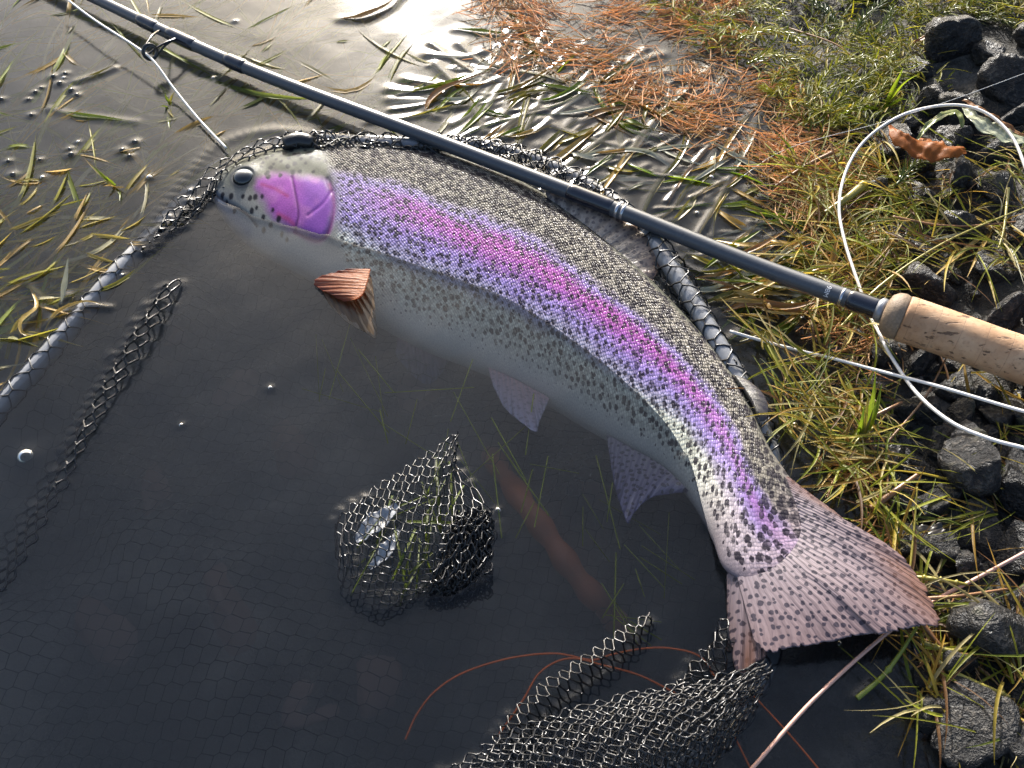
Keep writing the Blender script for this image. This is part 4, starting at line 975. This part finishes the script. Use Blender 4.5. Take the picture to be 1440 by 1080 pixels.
BL = [(870, 294, 'the silver rings of the rod'), (740, 210, 'the netting loops behind the rod'), (880, 143, 'the short yellow-green leaf'), (630, 120, 'the rust-orange curved blade'), (800, 125, 'the straight bright green blade'), (1050, 220, 'the orange needle drift'), (1150, 380, 'the golden tuft behind the rod'), (1090, 430, 'the thick golden blade'), (960, 390, 'the bare part of the net hoop'), (1110, 220, 'the slim green shoot'), (690, 160, 'the flat yellow-green blade'), (990, 330, 'the rod next to the thick mat')]
def nearb(q): return min(BL, key=lambda l: (l[0] - q[0]) ** 2 + (l[1] - q[1]) ** 2)[2]
pts, rd = in_poly(F1, 150, 5)
kinds = [(olive, 'olive green blade in the drift of half-sunken grass beside the rod'), (straw, 'straw-coloured blade in the drift of half-sunken grass beside the rod'), (pale, 'silvery pale blade in the drift of half-sunken grass beside the rod'), (green, 'bright green blade in the drift of half-sunken grass beside the rod'), (rust, 'rusty yellow blade in the drift of half-sunken grass beside the rod')]
for q in pts:
    a = math.pi - .35 + rd.normal(0, .55) if rd.random() < .8 else rd.uniform(0, 6.28); Ln = rd.uniform(30, 100); c = rd.normal(0, .6)
    d = np.array([math.cos(a), -math.sin(a) * -1]); nn = np.array([-d[1], d[0]])
    p = [(*(q - d * Ln), rd.uniform(-9, -1)), (*(q - d * Ln * .3 + nn * c * Ln * .25), rd.uniform(-1, 2)), (*(q + d * Ln * .35 + nn * c * Ln * .25), rd.uniform(-1, 2.4)), (*(q + d * Ln), rd.uniform(-12, 0))]
    k = rd.choice(5, p=[.34, .22, .2, .14, .10])
    wb_ = rd.uniform(.0022, .0062)
    blade(p, wb_, kinds[k][0], ('long ' if Ln > 65 else 'short ') + ('broad ' if wb_ > .0042 else 'narrow ') + ['olive', 'straw-coloured', 'silvery pale', 'bright green', 'rusty yellow'][k] + ' blade half sunk near ' + nearb(q), 'blades in the floating drift', n=16, twist=rd.normal(0, .5))
pts, rd = in_poly([(990, 330), (1120, 330), (1200, 430), (1190, 480), (1090, 470), (1010, 430)], 46, 8)
for q in pts:
    a = rd.normal(2.9, .5); Ln = rd.uniform(25, 60); d = np.array([math.cos(a), math.sin(a) * -1 + .25]); nn = np.array([-d[1], d[0]]); c = rd.normal(0, .4)
    p = [(*(q - d * Ln), 1 + rd.uniform(0, 6)), (*(q + nn * c * 14), 3 + rd.uniform(0, 6)), (*(q + d * Ln), rd.uniform(-6, 3))]
    k = rd.choice(5, p=[.3, .34, .04, .1, .22])
    wb_ = rd.uniform(.002, .0048)
    blade(p, wb_, kinds[k][0], ('long ' if Ln > 42 else 'short ') + ('broad ' if wb_ > .0034 else 'narrow ') + ['olive', 'straw-yellow', 'pale', 'green', 'golden'][k] + ' blade in the thick mat between the rod and the pool', 'blades in the mat below the rod', n=14, twist=rd.normal(0, .7))

# orange pine needles: litter beyond counting
b = MB()
for poly, n, sd in [([(640, -20), (760, -20), (900, 20), (1000, 90), (1120, 165), (1215, 245), (1205, 330), (1120, 310), (1040, 240), (960, 180), (830, 130), (720, 92), (660, 50)], 1500, 3), ([(1090, 250), (1200, 240), (1235, 400), (1225, 490), (1175, 500), (1150, 440), (1130, 350)], 560, 4), ([(1000, 20), (1140, 130), (1200, 200), (1120, 200), (1010, 110)], 160, 6), ([(760, -40), (1010, -40), (1070, 60), (1020, 110), (900, 40)], 420, 12), ([(1190, 640), (1235, 560), (1260, 640), (1250, 780), (1290, 800), (1265, 840), (1220, 760)], 60, 9), ([(1250, 860), (1440, 880), (1440, 1000), (1330, 990)], 60, 10)]:
    pts, rd = in_poly(poly, n, sd)
    cl, _ = in_poly(poly, max(3, n // 55), sd + 50)
    cdir = rd.uniform(0, np.pi, len(cl))
    W = atn(pts, 0.0); W[:, 2] = surf_z(W)
    for i in range(n):
        if rd.random() < .75:
            j = rd.integers(len(cl)); c = cl[j] + rd.normal(0, 16, 2); a = cdir[j] + rd.normal(0, .5)
            w0 = atn(c[None], 0.0)[0]; w0[2] = surf_z(w0[None])[0]
        else: w0 = W[i]; a = rd.uniform(0, np.pi)
        Ln = rd.uniform(.007, .017); tz = rd.normal(0, .16)
        w0 = w0 + np.array([0, 0, rd.uniform(.0004, .0045)])
        d = np.array([math.cos(a) * math.cos(tz), math.sin(a) * math.cos(tz), math.sin(tz)]); bd = np.array([-d[1], d[0], 0]) * rd.normal(0, .0012)
        col = np.array([.86, .52, .27]) * rd.uniform(.6, 1.15) + np.array([0, .06, .03]) * rd.random()
        if rd.random() < .18: col = np.array([.55, .40, .16]) * rd.uniform(.6, 1.1)
        P = np.array([w0 - d * Ln, w0 + bd, w0 + d * Ln]); P[:, 2] = np.maximum(P[:, 2], -.001)
        b.tube(P, np.array([.00028, .00040, .00022]) * rd.uniform(.8, 1.25), 4, col, cap=False)
stuff(b.build('pine_needles', litter, colors=True), 'orange-brown fallen pine needles drifted along the waterline', 'needles')

# low green weed and grass of the bank: ground cover
def cover(name, polys, label, cat, sd, cols, ln, wd, hz, lay=.5, z0=(0, .004)):
    b = MB()
    for poly, n in polys:
        pts, rd = in_poly(poly, n, sd)
        tufts, _ = in_poly(poly, max(4, n // 14), sd + 7); ta = rd.uniform(0, 6.28, len(tufts))
        for i in range(n):
            j = rd.integers(len(tufts)); q = tufts[j] + rd.normal(0, 9, 2) if rd.random() < .8 else pts[i]
            w0 = atn(q[None], 0.)[0]; w0[2] = surf_z(w0[None])[0] + rd.uniform(*z0)
            a = ta[j] + rd.normal(0, .7); L_n = rd.uniform(*ln); el = abs(rd.normal(0, hz))
            d = np.array([math.cos(a) * math.cos(el), math.sin(a) * math.cos(el), math.sin(el)])
            t = np.linspace(0, 1, 7)[:, None]
            side = np.array([-d[1], d[0], 0]) * rd.normal(0, .3)
            P = w0 + d * L_n * t + side * L_n * t ** 2; P[:, 2] -= (t[:, 0] ** 2) * L_n * math.sin(el) * rd.uniform(.3, 1.1)
            P[:, 2] = np.maximum(P[:, 2], w0[2] - .003)
            c = np.array(cols[rd.integers(len(cols))]) * rd.uniform(.6, 1.3)
            b.ribbon(P, rd.uniform(*wd) * np.array([.7, 1, 1, .95, .8, .55, .12]), .3, c, twist=rd.normal(0, .6))
        sd += 1
    return stuff(b.build(name, litter, colors=True), label, cat)
YG = [(.26, .27, .012), (.44, .40, .02), (.13, .17, .010), (.48, .36, .04), (.32, .35, .02)]
ST = [(.56, .42, .06), (.50, .30, .05), (.30, .30, .025), (.56, .47, .20), (.16, .20, .02), (.22, .11, .04), (.34, .36, .03)]
cover('bank_weed', [([(960, -30), (1300, -30), (1300, 50), (1270, 120), (1200, 200), (1120, 180), (1060, 110), (1000, 70), (900, 10), (880, -30)], 2300), ([(1260, -60), (1480, -60), (1480, 90), (1420, 76), (1370, 50), (1320, 46), (1280, 90)], 1700), ([(1240, 100), (1300, 100), (1320, 140), (1250, 190), (1200, 200)], 200)], 'yellow-green fine weed matted over the bank above the stones', 'weed', 21, YG, (.006, .02), (.0006, .0016), .45, z0=(0, .012))
cover('bank_grass', [([(1120, 230), (1250, 200), (1260, 400), (1230, 470), (1160, 480), (1130, 350)], 520), ([(1220, 240), (1450, 220), (1450, 410), (1330, 400), (1220, 400)], 430), ([(1060, 470), (1210, 520), (1250, 640), (1290, 800), (1240, 800), (1200, 700), (1100, 640)], 320), ([(1230, 800), (1330, 800), (1450, 900), (1450, 1090), (1330, 1060), (1260, 960)], 230), ([(1230, 480), (1450, 560), (1450, 790), (1300, 740), (1250, 640)], 70), ([(1460, -100), (1800, -100), (1800, 1100), (1460, 1100)], 500)], 'dry and green grass scraps strewn between the bank stones', 'grass', 31, ST, (.012, .055), (.0004, .0017), .4, z0=(.001, .010))

# feathery sprigs of water milfoil, one by one
def sprig(path, nl, ll, mat, label, group, w=.0005):
    p = catmull(path, 40); W = atn(p[:, :2], p[:, 2] / 1000)
    base = np.array([W[0, 0], W[0, 1], W[:, 2].min()])
    t = thing('milfoil_sprig', label, 'water weed', base, group)
    b = MB(); b.tube(W, np.linspace(.0009, .0004, 40), 6); b.build('stem', mat, t)
    b = MB(); T = np.gradient(W, axis=0); T /= np.linalg.norm(T, axis=1, keepdims=True)
    for i in range(nl):
        k = 3 + int(36 * i / nl); 
        for s in range(4):
            th = s * 1.57 + i * .6 + random.uniform(-.3, .3); A = np.cross(T[k], [0, 0, 1]); A /= np.linalg.norm(A) + 1e-9; Bv = np.cross(A, T[k])
            d = A * math.cos(th) + Bv * math.sin(th) * .6 + T[k] * random.uniform(.5, 1.1); d /= np.linalg.norm(d)
            l = ll * random.uniform(.6, 1.2) * (1 - .5 * i / nl)
            P = np.array([W[k], W[k] + d * l * .5 + [0, 0, l * .06], W[k] + d * l + T[k] * l * .3])
            b.ribbon(P, np.array([w, w * 2.2, w * .5]), .3)
    b.build('leaves', mat, t)
    return t
milf = mat_leaf('milfoil_green', (.18, .20, .008), (.42, .40, .02), trans=.55)
milfd = mat_leaf('milfoil_dark', (.05, .075, .012), (.14, .17, .02), trans=.35)
SP = [([(1150, 170, 4), (1190, 130, 14), (1235, 95, 20), (1262, 70, 20)], milf), ([(1130, 150, 4), (1175, 120, 12), (1215, 112, 16), (1258, 118, 14)], milf), ([(1145, 135, 6), (1170, 95, 14), (1205, 82, 18), (1250, 90, 16)], milf), ([(1160, 185, 4), (1195, 155, 12), (1230, 138, 16), (1250, 108, 18)], milf), ([(1030, 60, 3), (1062, 45, 8), (1100, 44, 10), (1130, 62, 8)], milf), ([(1050, 90, 2), (1085, 76, 8), (1110, 84, 9), (1145, 80, 8)], milf), ([(1010, 30, 2), (1040, 14, 6), (1080, 10, 8), (1105, 20, 8)], milf), ([(1195, 60, 8), (1215, 25, 18), (1240, 5, 22), (1262, -20, 22)], milfd), ([(1215, 70, 8), (1245, 35, 20), (1255, 8, 24)], milfd), ([(1180, 45, 6), (1160, 14, 12), (1130, -4, 12)], milfd), ([(1300, 30, 14), (1340, 12, 20), (1380, 18, 22), (1410, 8, 22)], milf), ([(1360, 30, 16), (1400, 26, 22), (1445, 40, 22)], milfd), ([(1110, 110, 4), (1090, 130, 6), (1070, 122, 5)], milf), ([(1260, 260, 18), (1290, 230, 24), (1330, 225, 26)], milfd)]
wh = ['bright milfoil sprig arching towards the upright green blades', 'bright milfoil sprig lying level above the orange needles', 'yellow-green milfoil sprig bending over the top of the weed heap', 'yellow-green milfoil sprig along the lower side of the weed heap', 'milfoil sprig floating at the outer rim of the bank weed', 'small milfoil sprig between needles and bank weed', 'thin milfoil sprig at the far corner of the floating needles', 'dark green milfoil sprig leaning away from the water', 'short dark green milfoil sprig next to the leaning one', 'dark green milfoil sprig spread over the shaded weed', 'yellow-green milfoil sprig above the grey sunlit-topped stone', 'dark milfoil sprig above the bluish black stone', 'stubby milfoil sprig in wet grey slush by the needles', 'dark milfoil sprig behind the red-brown leaf']
for (p_, mt), lb in zip(SP, wh): sprig(p_, 22, .0085, mt, lb, 'milfoil sprigs heaped on the bank')
# upright grass tufts: thing > blades
def tuft(px, py, tips, label, mat, w=.003, z=None, group='grass tufts on the bank'):
    g0 = at(px, py, 0); gz = float(surf_z(np.array([[g0.x, g0.y, 0]]))[0]) if z is None else z
    r = at(px, py, gz); t = thing('grass_tuft', label, 'grass tuft', r, group)
    for i, (tx, ty, tz) in enumerate(tips):
        T_ = np.array(at(tx, ty, gz + tz / 1000)); r0 = np.array(r) + np.array([random.uniform(-.002, .002), random.uniform(-.002, .002), -.002])
        md = (r0 + T_) / 2 + np.array([random.uniform(-.002, .002), 0, abs(tz) / 1000 * .22])
        P = catmull([r0, md, T_], 14); b = MB(); b.ribbon(P, w * random.uniform(.7, 1.2) * np.clip((1.03 - np.linspace(0, 1, 14)) * 2, .08, 1), .4, twist=random.uniform(-.5, .5)); b.build('blade', mat[i % len(mat)], t)
    return t
tuft(1206, 634, [(1232, 520, 34), (1222, 545, 30), (1216, 570, 24), (1228, 575, 22), (1240, 540, 26), (1210, 560, 22), (1196, 580, 18)], 'upright green grass tuft with reddish base beside the pool', [green, olive])
tuft(1200, 645, [(1110, 660, 6), (1120, 676, 4), (1150, 690, 6), (1165, 640, 8), (1140, 625, 8), (1190, 690, 6), (1240, 650, 8), (1160, 700, 3), (1230, 690, 4), (1180, 605, 12)], 'golden starry tuft spreading flat over the pool edge', [straw, rust], .0018)
tuft(1240, 150, [(1290, 105, 30), (1270, 95, 32), (1200, 150, 10), (1180, 160, 8), (1275, 140, 18)], 'bright green fresh blades standing above the fly line loop', [green], .0036)
tuft(1130, 240, [(1090, 185, 14), (1094, 200, 20), (1080, 215, 10)], 'slim green shoot in the orange needle drift', [green, olive], .0035)
tuft(1400, 320, [(1330, 300, 16), (1300, 340, 12), (1440, 300, 18), (1450, 340, 16), (1400, 270, 26), (1360, 390, 10), (1300, 400, 12), (1440, 400, 14), (1250, 310, 10)], 'dry star-shaped straw tuft beside the fly line loop', [straw, pale, straw], .0026)
tuft(1260, 360, [(1200, 330, 12), (1190, 380, 10), (1290, 300, 20), (1310, 320, 16), (1230, 290, 16), (1330, 380, 12), (1180, 440, 8), (1240, 430, 8)], 'mixed green and dry tuft under the fly line loop above the grip', [green, straw, olive], .0024)
tuft(1170, 390, [(1120, 345, 10), (1100, 380, 8), (1140, 440, 5), (1200, 440, 8), (1220, 350, 14), (1090, 410, 5), (1180, 330, 14)], 'golden tuft leaning against the far side of the rod', [rust, straw, straw], .0034)
tuft(1270, 800, [(1240, 720, 16), (1225, 690, 14), (1250, 760, 14), (1290, 770, 10)], 'small brown tuft behind the tail fin', [rust, olive], .002)
tuft(1340, 905, [(1290, 850, 10), (1280, 880, 8), (1400, 860, 14), (1420, 880, 10), (1310, 960, 4), (1400, 960, 8), (1280, 930, 2), (1360, 1000, 3)], 'yellow-brown tuft at the tip of the tail', [straw, rust, olive], .0026)
# stalks lying about
stalk_y = mat_leaf('stalk_yellow', (.26, .22, .03), (.42, .36, .08), trans=.15); stalk_g = mat_leaf('stalk_green', (.16, .20, .02), (.30, .33, .05), trans=.15); stalk_b = mat_leaf('stalk_brown', (.16, .075, .03), (.34, .17, .07), trans=.1)
def stalk(path, r, mat, label, knots=(), name='stalk', group='stalks strewn on the bank'):
    p = catmull(path, 60); W = atn(p[:, :2], p[:, 2] / 1000)
    rr = r * (1 - .45 * np.linspace(0, 1, 60)); 
    for k in knots: rr = rr + r * .6 * np.exp(-((np.linspace(0, 1, 60) - k) / .02) ** 2)
    b = MB(); b.tube(W, rr, 8); o = b.build(name, mat); recentre(o); tag(o, label, 'stalk', group)
    for q in W[np.abs(W[:, 2]) < .003][::2]: lift(q, .002, .001)
    return o
stalk([(1205, 982, 1), (1240, 952, 4), (1265, 920, 8), (1290, 880, 10)], .0013, stalk_g, 'green jointed stalk leaning on the tail fin edge', (.45,))
stalk([(1318, 930, 8), (1350, 950, 10), (1420, 980, 10)], .0015, stalk_y, 'pale yellow stalk lying over the large wet stone', (.1, .9))
stalk([(1360, 965, 8), (1385, 990, 10), (1410, 1012, 10), (1450, 1040, 10)], .0015, stalk_y, 'knotted pale stalk ending in a green shoot at the stones', (.1, .6))
stalk([(1300, 905, 8), (1340, 915, 12), (1380, 905, 12)], .0013, stalk_y, 'short yellow-brown stalk crossing below the tail tip', (.2,))
stalk([(1290, 868, 8), (1325, 912, 6), (1340, 930, 5)], .0015, stalk_b, 'brown curved stalk tucked under the tail tip')
stalk([(1300, 842, 10), (1350, 838, 14), (1418, 828, 16)], .0011, stalk_b, 'thin brown stalk lying beside the pinkish line')
stalk([(1285, 812, 8), (1320, 815, 12), (1360, 822, 12)], .0014, stalk_y, 'yellow knobbly stalk above the tail tip', (.2, .5, .8))
stalk([(1225, 716, 6), (1260, 690, 12), (1290, 668, 14)], .0022, stalk_b, 'thick brown broken reed pointing at the tail', ())
stalk([(1222, 590, 10), (1250, 575, 14), (1268, 566, 14)], .0015, stalk_b, 'short brown reed beside the upright green tuft')
stalk([(1250, 620, 10), (1300, 560, 16), (1335, 495, 22)], .0008, stalk_b, 'thin twig sticking up below the cork grip', (.6,))
stalk([(1230, 600, 10), (1205, 620, 10), (1190, 650, 8)], .0008, stalk_y, 'thin pale straw across the base of the green tuft')
stalk([(1280, 800, 10), (1286, 740, 14), (1290, 685, 20)], .0007, stalk_y, 'thin pale straw standing among the black stones')
stalk([(1180, 800, 0), (1250, 380, 12)][:0] or [(1180, 462, 6), (1240, 400, 14), (1330, 340, 20), (1440, 292, 24)], .0009, stalk_y, 'long thin straw lying over grass beside the rod')
stalk([(1255, 305, 16), (1340, 318, 20), (1450, 310, 22)], .0009, stalk_b, 'long brown straw level across the fly line loop')
stalk([(1170, 215, 10), (1130, 235, 8), (1090, 262, 6)], .0016, stalk_b, 'short brown stem in the orange needles beside the loop')
stalk([(1215, 260, 12), (1190, 280, 12), (1160, 300, 8)], .0035, stalk_y, 'thick hollow straw piece under the left side of the loop')
stalk([(1110, 40, 8), (1170, 60, 14), (1200, 80, 14)], .0009, stalk_b, 'thin brown twig over the shaded green weed')
stalk([(1418, 265, 24), (1412, 320, 22), (1404, 350, 20)], .0011, stalk_y, 'upright yellow straw behind the star-shaped tuft')

# leaves
def leaf(name, mid, widths, mat, label, curl=.3, crumple=.0006, n=40, ny=16):
    """a broad leaf along a pixel midrib; widths in mm; curl lifts or droops the margins"""
    p = catmull(mid, n); W = atn(p[:, :2], p[:, 2] / 1000); T, A, Bv = path_frames(W)
    wd = np.interp(np.linspace(0, 1, n), np.linspace(0, 1, len(widths)), widths) / 1000
    s = np.linspace(-1, 1, ny)
    G = W[:, None] + A[:, None] * (s[None, :, None] * wd[:, None, None]) + Bv[:, None] * ((np.abs(s) ** 1.6)[None, :, None] * wd[:, None, None] * curl)
    G[:, :, 2] += crumple * np.sin(np.arange(n) * .7)[:, None] * s[None] ** 2 + crumple * 1.6 * fnoise(G[:, :, 0], G[:, :, 1], 330, .3) - crumple * .8 * np.exp(-(s / .08) ** 2)[None]
    G += A[:, None] * (s[None, :, None] * wd[:, None, None] * .05 * np.sin(np.arange(n) * 1.9)[:, None, None])
    Lo = G - Bv[:, None] * .00018
    b = MB(); b.grid(np.concatenate([G, Lo[:, ::-1]], 1), closed=True); o = b.build(name, mat); recentre(o)
    return tag(o, label, 'leaf')
red_leaf = mat_leaf('leaf_red_brown', (.030, .010, .006), (.46, .14, .014), rough=.55, trans=.5, wet=.05)
leaf('leaf', [(1252, 176, 36), (1268, 190, 40), (1300, 203, 37), (1332, 206, 39), (1358, 210, 34)], [1.5, 8, 12, 9, 3], red_leaf, 'curled red-brown dead leaf glowing orange inside the line loop', -.4, .0009)
leaf('leaf', [(1356, 152, 40), (1378, 172, 42), (1405, 188, 40), (1442, 200, 36)], [2, 7, 8, 3], mat_leaf('leaf_pale_green', (.34, .38, .24), (.50, .52, .36), trans=.3), 'pale green willow leaf lying under the top of the loop', .15)
leaf('leaf', [(1354, 140, 42), (1390, 162, 44), (1440, 194, 40)], [1, 2.6, 1], mat_leaf('leaf_brown', (.22, .09, .025), (.36, .17, .05), trans=.2), 'narrow brown willow leaf along the pale green one', .5)
leaf('leaf', [(1290, 196, 34), (1310, 172, 38), (1340, 158, 40), (1352, 166, 40), (1352, 180, 36)], [.8, 2, 2.6, 2.4, 1], mat_leaf('leaf_green_strap', (.26, .30, .08), (.42, .44, .18), trans=.35), 'green strap leaf bent over the dark stones inside the loop', .2)
leaf('leaf', [(1285, 60, 20), (1330, 40, 30), (1370, 50, 30)], [1, 3, 1], mat_leaf('leaf_brown2', (.22, .09, .025), (.36, .17, .05), trans=.2), 'narrow brown leaf resting on the sunlit-topped grey stone', .4)
dkl = mat_leaf('leaf_black', (.020, .018, .016), (.05, .04, .03), trans=.05)
leaf('leaf', [(1218, 628, 8), (1244, 640, 8), (1262, 628, 8)], [2, 7, 2], dkl, 'black wet leaf scrap beside the green tuft', .1)
leaf('leaf', [(1248, 736, 6), (1290, 750, 8), (1325, 742, 8)], [2, 6, 2], dkl, 'black wet leaf scrap just above the tail stones', .1)

# submerged weed of the open water: beyond counting
b = MB()
pts, rd = in_poly([(-40, -60), (640, -60), (640, 170), (480, 185), (320, 190), (150, 360), (40, 480), (-40, 560)], 420, 13)
for q in pts:
    a = rd.normal(.35, .6); Ln = rd.uniform(30, 120); d = np.array([math.cos(a), -math.sin(a)]); nn = np.array([-d[1], d[0]]); c = rd.normal(0, .35)
    z = -abs(rd.normal(.0, .006)) - .0008
    if rd.random() < .22: z = .0006
    P = catmull([(*(q - d * Ln), z * 1e3 - 6), (*(q + nn * c * Ln * .5), z * 1e3), (*(q + d * Ln), z * 1e3 - rd.uniform(0, 10))], 14); W = atn(P[:, :2], np.minimum(P[:, 2] / 1000, .0007))
    col = np.array([(.52, .50, .16), (.66, .60, .36), (.38, .44, .08), (.62, .42, .14)][rd.integers(4)]) * rd.uniform(.6, 1.2)
    b.ribbon(W, rd.uniform(.0010, .0042) * np.clip((1.02 - np.linspace(0, 1, 14)) * 2.5, .1, 1), .25, col, twist=rd.normal(0, .5))
pts, rd = in_poly([(-40, 250), (130, 200), (250, 240), (180, 360), (40, 480), (-40, 560)], 130, 17)
for q in pts:
    a = rd.normal(.45, .35); Ln = rd.uniform(40, 110); d = np.array([math.cos(a), -math.sin(a)]); nn = np.array([-d[1], d[0]]); c = rd.normal(0, .3)
    P = catmull([(*(q - d * Ln), -8), (*(q + nn * c * Ln * .5), -rd.uniform(-1.5, 3)), (*(q + d * Ln), -rd.uniform(0, 8))], 14); W = atn(P[:, :2], P[:, 2] / 1000)
    col = np.array([(.58, .46, .12), (.46, .42, .06), (.66, .46, .18)][rd.integers(3)]) * rd.uniform(.6, 1.2)
    b.ribbon(W, rd.uniform(.001, .0034) * np.clip((1.02 - np.linspace(0, 1, 14)) * 2.5, .1, 1), .25, col, twist=rd.normal(0, .5))
stuff(b.build('submerged_weed', litter, colors=True), 'thin pale weed strands drifting under the grey water', 'water weed')
b = MB()
pts, rd = in_poly([(420, 480), (700, 560), (980, 780), (900, 900), (620, 640), (500, 640)], 46, 19)
for q in pts:
    a = rd.normal(-1.1, .6); Ln = rd.uniform(20, 70); d = np.array([math.cos(a), -math.sin(a)])
    P = catmull([(*(q - d * Ln), -10), (*q, -rd.uniform(1.5, 8)), (*(q + d * Ln), -10)], 10); W = atn(P[:, :2], P[:, 2] / 1000)
    b.tube(W, rd.uniform(.0002, .00045), 4, np.array([.55, .60, .12]) * rd.uniform(.5, 1.2), cap=False)
stuff(b.build('drowned_stems', litter, colors=True), 'fine green stems sunk inside the net below the trout', 'water weed')
# weed and pale scraps caught under the net hump
b = MB()
pts, rd = in_poly([(500, 760), (600, 670), (640, 640), (640, 740), (560, 850), (520, 840)], 26, 23)
for q in pts:
    a = rd.normal(1.25, .45); Ln = rd.uniform(20, 55); d = np.array([math.cos(a), -math.sin(a)])
    P = catmull([(*(q - d * Ln), 0), (*q, rd.uniform(2, 12)), (*(q + d * Ln), 2)], 10); W = atn(P[:, :2], P[:, 2] / 1000)
    b.ribbon(W, rd.uniform(.0005, .0016), .3, np.array([.13, .17, .03]) * rd.uniform(.4, 1.2))
stuff(b.build('netted_weed', litter, colors=True), 'green weed bulging up under the hump of netting', 'water weed')
plas = mat_plain('wet_film', (.32, .33, .35), .12, coat=.8, nscale=80, var=.4, bumps=.4)
o = leaf('leaf', [(500, 760, 1), (530, 735, 4), (560, 712, 6)], [2, 6, 2], plas, 'pale grey wet leaf caught under the hump of netting', .3)
o = leaf('leaf', [(520, 800, 0), (545, 772, 4), (562, 745, 6)], [1, 4, 1], plas, 'small bluish wet leaf caught low in the hump of netting', .3)
# floating weed sprig with a tiny shoot, bubbles and specks
tuft(160, 262, [(128, 232, 8), (118, 222, 9), (150, 248, 8), (176, 264, 4), (168, 282, 2), (145, 262, 5)], 'bright yellow-green shoot poking up from open water near the trout\'s snout', [green, straw], .0022, z=0., group='shoots in open water')
tuft(238, 148, [(232, 130, 6), (246, 128, 6), (226, 150, 4), (244, 165, 2), (238, 180, 1)], 'small green shoot under the guide ring', [green, olive], .0022, z=0., group='shoots in open water')
glass = NT('bubble_film'); fr = glass.n('ShaderNodeFresnel', {'IOR': 1.5}).outputs[0]
glass.surf(glass.n('ShaderNodeMixShader', {0: fr, 1: glass.n('ShaderNodeBsdfTransparent').outputs[0], 2: glass.n('ShaderNodeBsdfGlossy', {'Roughness': .02}).outputs[0]}).outputs[0])
th, ph = np.linspace(0, np.pi / 2, 10), np.linspace(0, 2 * np.pi, 24, endpoint=False)
dome = np.stack([np.sin(th)[:, None] * np.cos(ph)[None], np.sin(th)[:, None] * np.sin(ph)[None], np.broadcast_to(np.cos(th)[:, None], (10, 24))], -1)
b = MB(); b.grid(dome, closed=True); bub = b.build('bubble', glass.m); first = True
BUB = [(36, 642, .0042, 'large clear bubble floating on the dark water near the hoop')] + [(x, y, r, 'tiny clear bubble on the water') for (x, y, r) in [(380, 546, .0014), (255, 598, .0012), (172, 387, .0012), (700, 718, .0016), (210, 250, .0022), (268, 268, .0016), (110, 200, .0014), (640, 95, .0018), (1000, 250, .002), (930, 190, .0018), (856, 178, .0022), (980, 300, .0016), (1118, 598, .0018), (330, 30, .0016), (60, 250, .0018), (90, 110, .0016), (300, 110, .0014), (1180, 905, .0012), (1150, 660, .0012), (700, 170, .0018)]]
for x, y, r, lb in BUB:
    o = bub if first else bub.copy()
    if not first: COL.objects.link(o)
    first = False
    W = at(x, y, 0); o.location = (W.x, W.y, .0002); o.scale = (r, r, r * .8); tag(o, lb, 'bubble', 'bubbles on the water'); lift((W.x, W.y, 0), r * 1.1, .0008)
sd_mat = mat_plain('dark_seed', (.03, .028, .02), .3, coat=.6); th2 = np.linspace(0, np.pi, 10)
b = MB(); b.grid(np.stack([np.sin(th2)[:, None] * np.cos(ph)[None], np.sin(th2)[:, None] * np.sin(ph)[None], np.broadcast_to(np.cos(th2)[:, None], (10, 24))], -1), closed=True); seed_o = b.build('seed', sd_mat); first = True
for (x, y, r) in [(50, 130, 2.0), (58, 124, 1.6), (75, 108, 2.2), (92, 104, 2.0), (84, 118, 2.4), (100, 128, 2.6), (108, 134, 2.0), (44, 162, 1.8), (40, 140, 1.4), (172, 212, 2.4), (100, 218, 2.4), (98, 210, 1.8), (18, 246, 2.2), (56, 225, 1.5), (182, 220, 2), (2, 140, 2), (12, 227, 1.6), (190, 200, 2.2)]:
    o = seed_o if first else seed_o.copy()
    if not first: COL.objects.link(o)
    first = False
    W = at(x, y, 0); r *= .00075; o.location = (W.x, W.y, r * .2); o.scale = (r, r * 1.3, r); o.rotation_euler = (0, 0, x); tag(o, 'tiny dark seed floating on the grey open water', 'seed', 'dark seeds floating on open water'); lift((W.x, W.y, 0), r * 1.6, .001)
build_water()
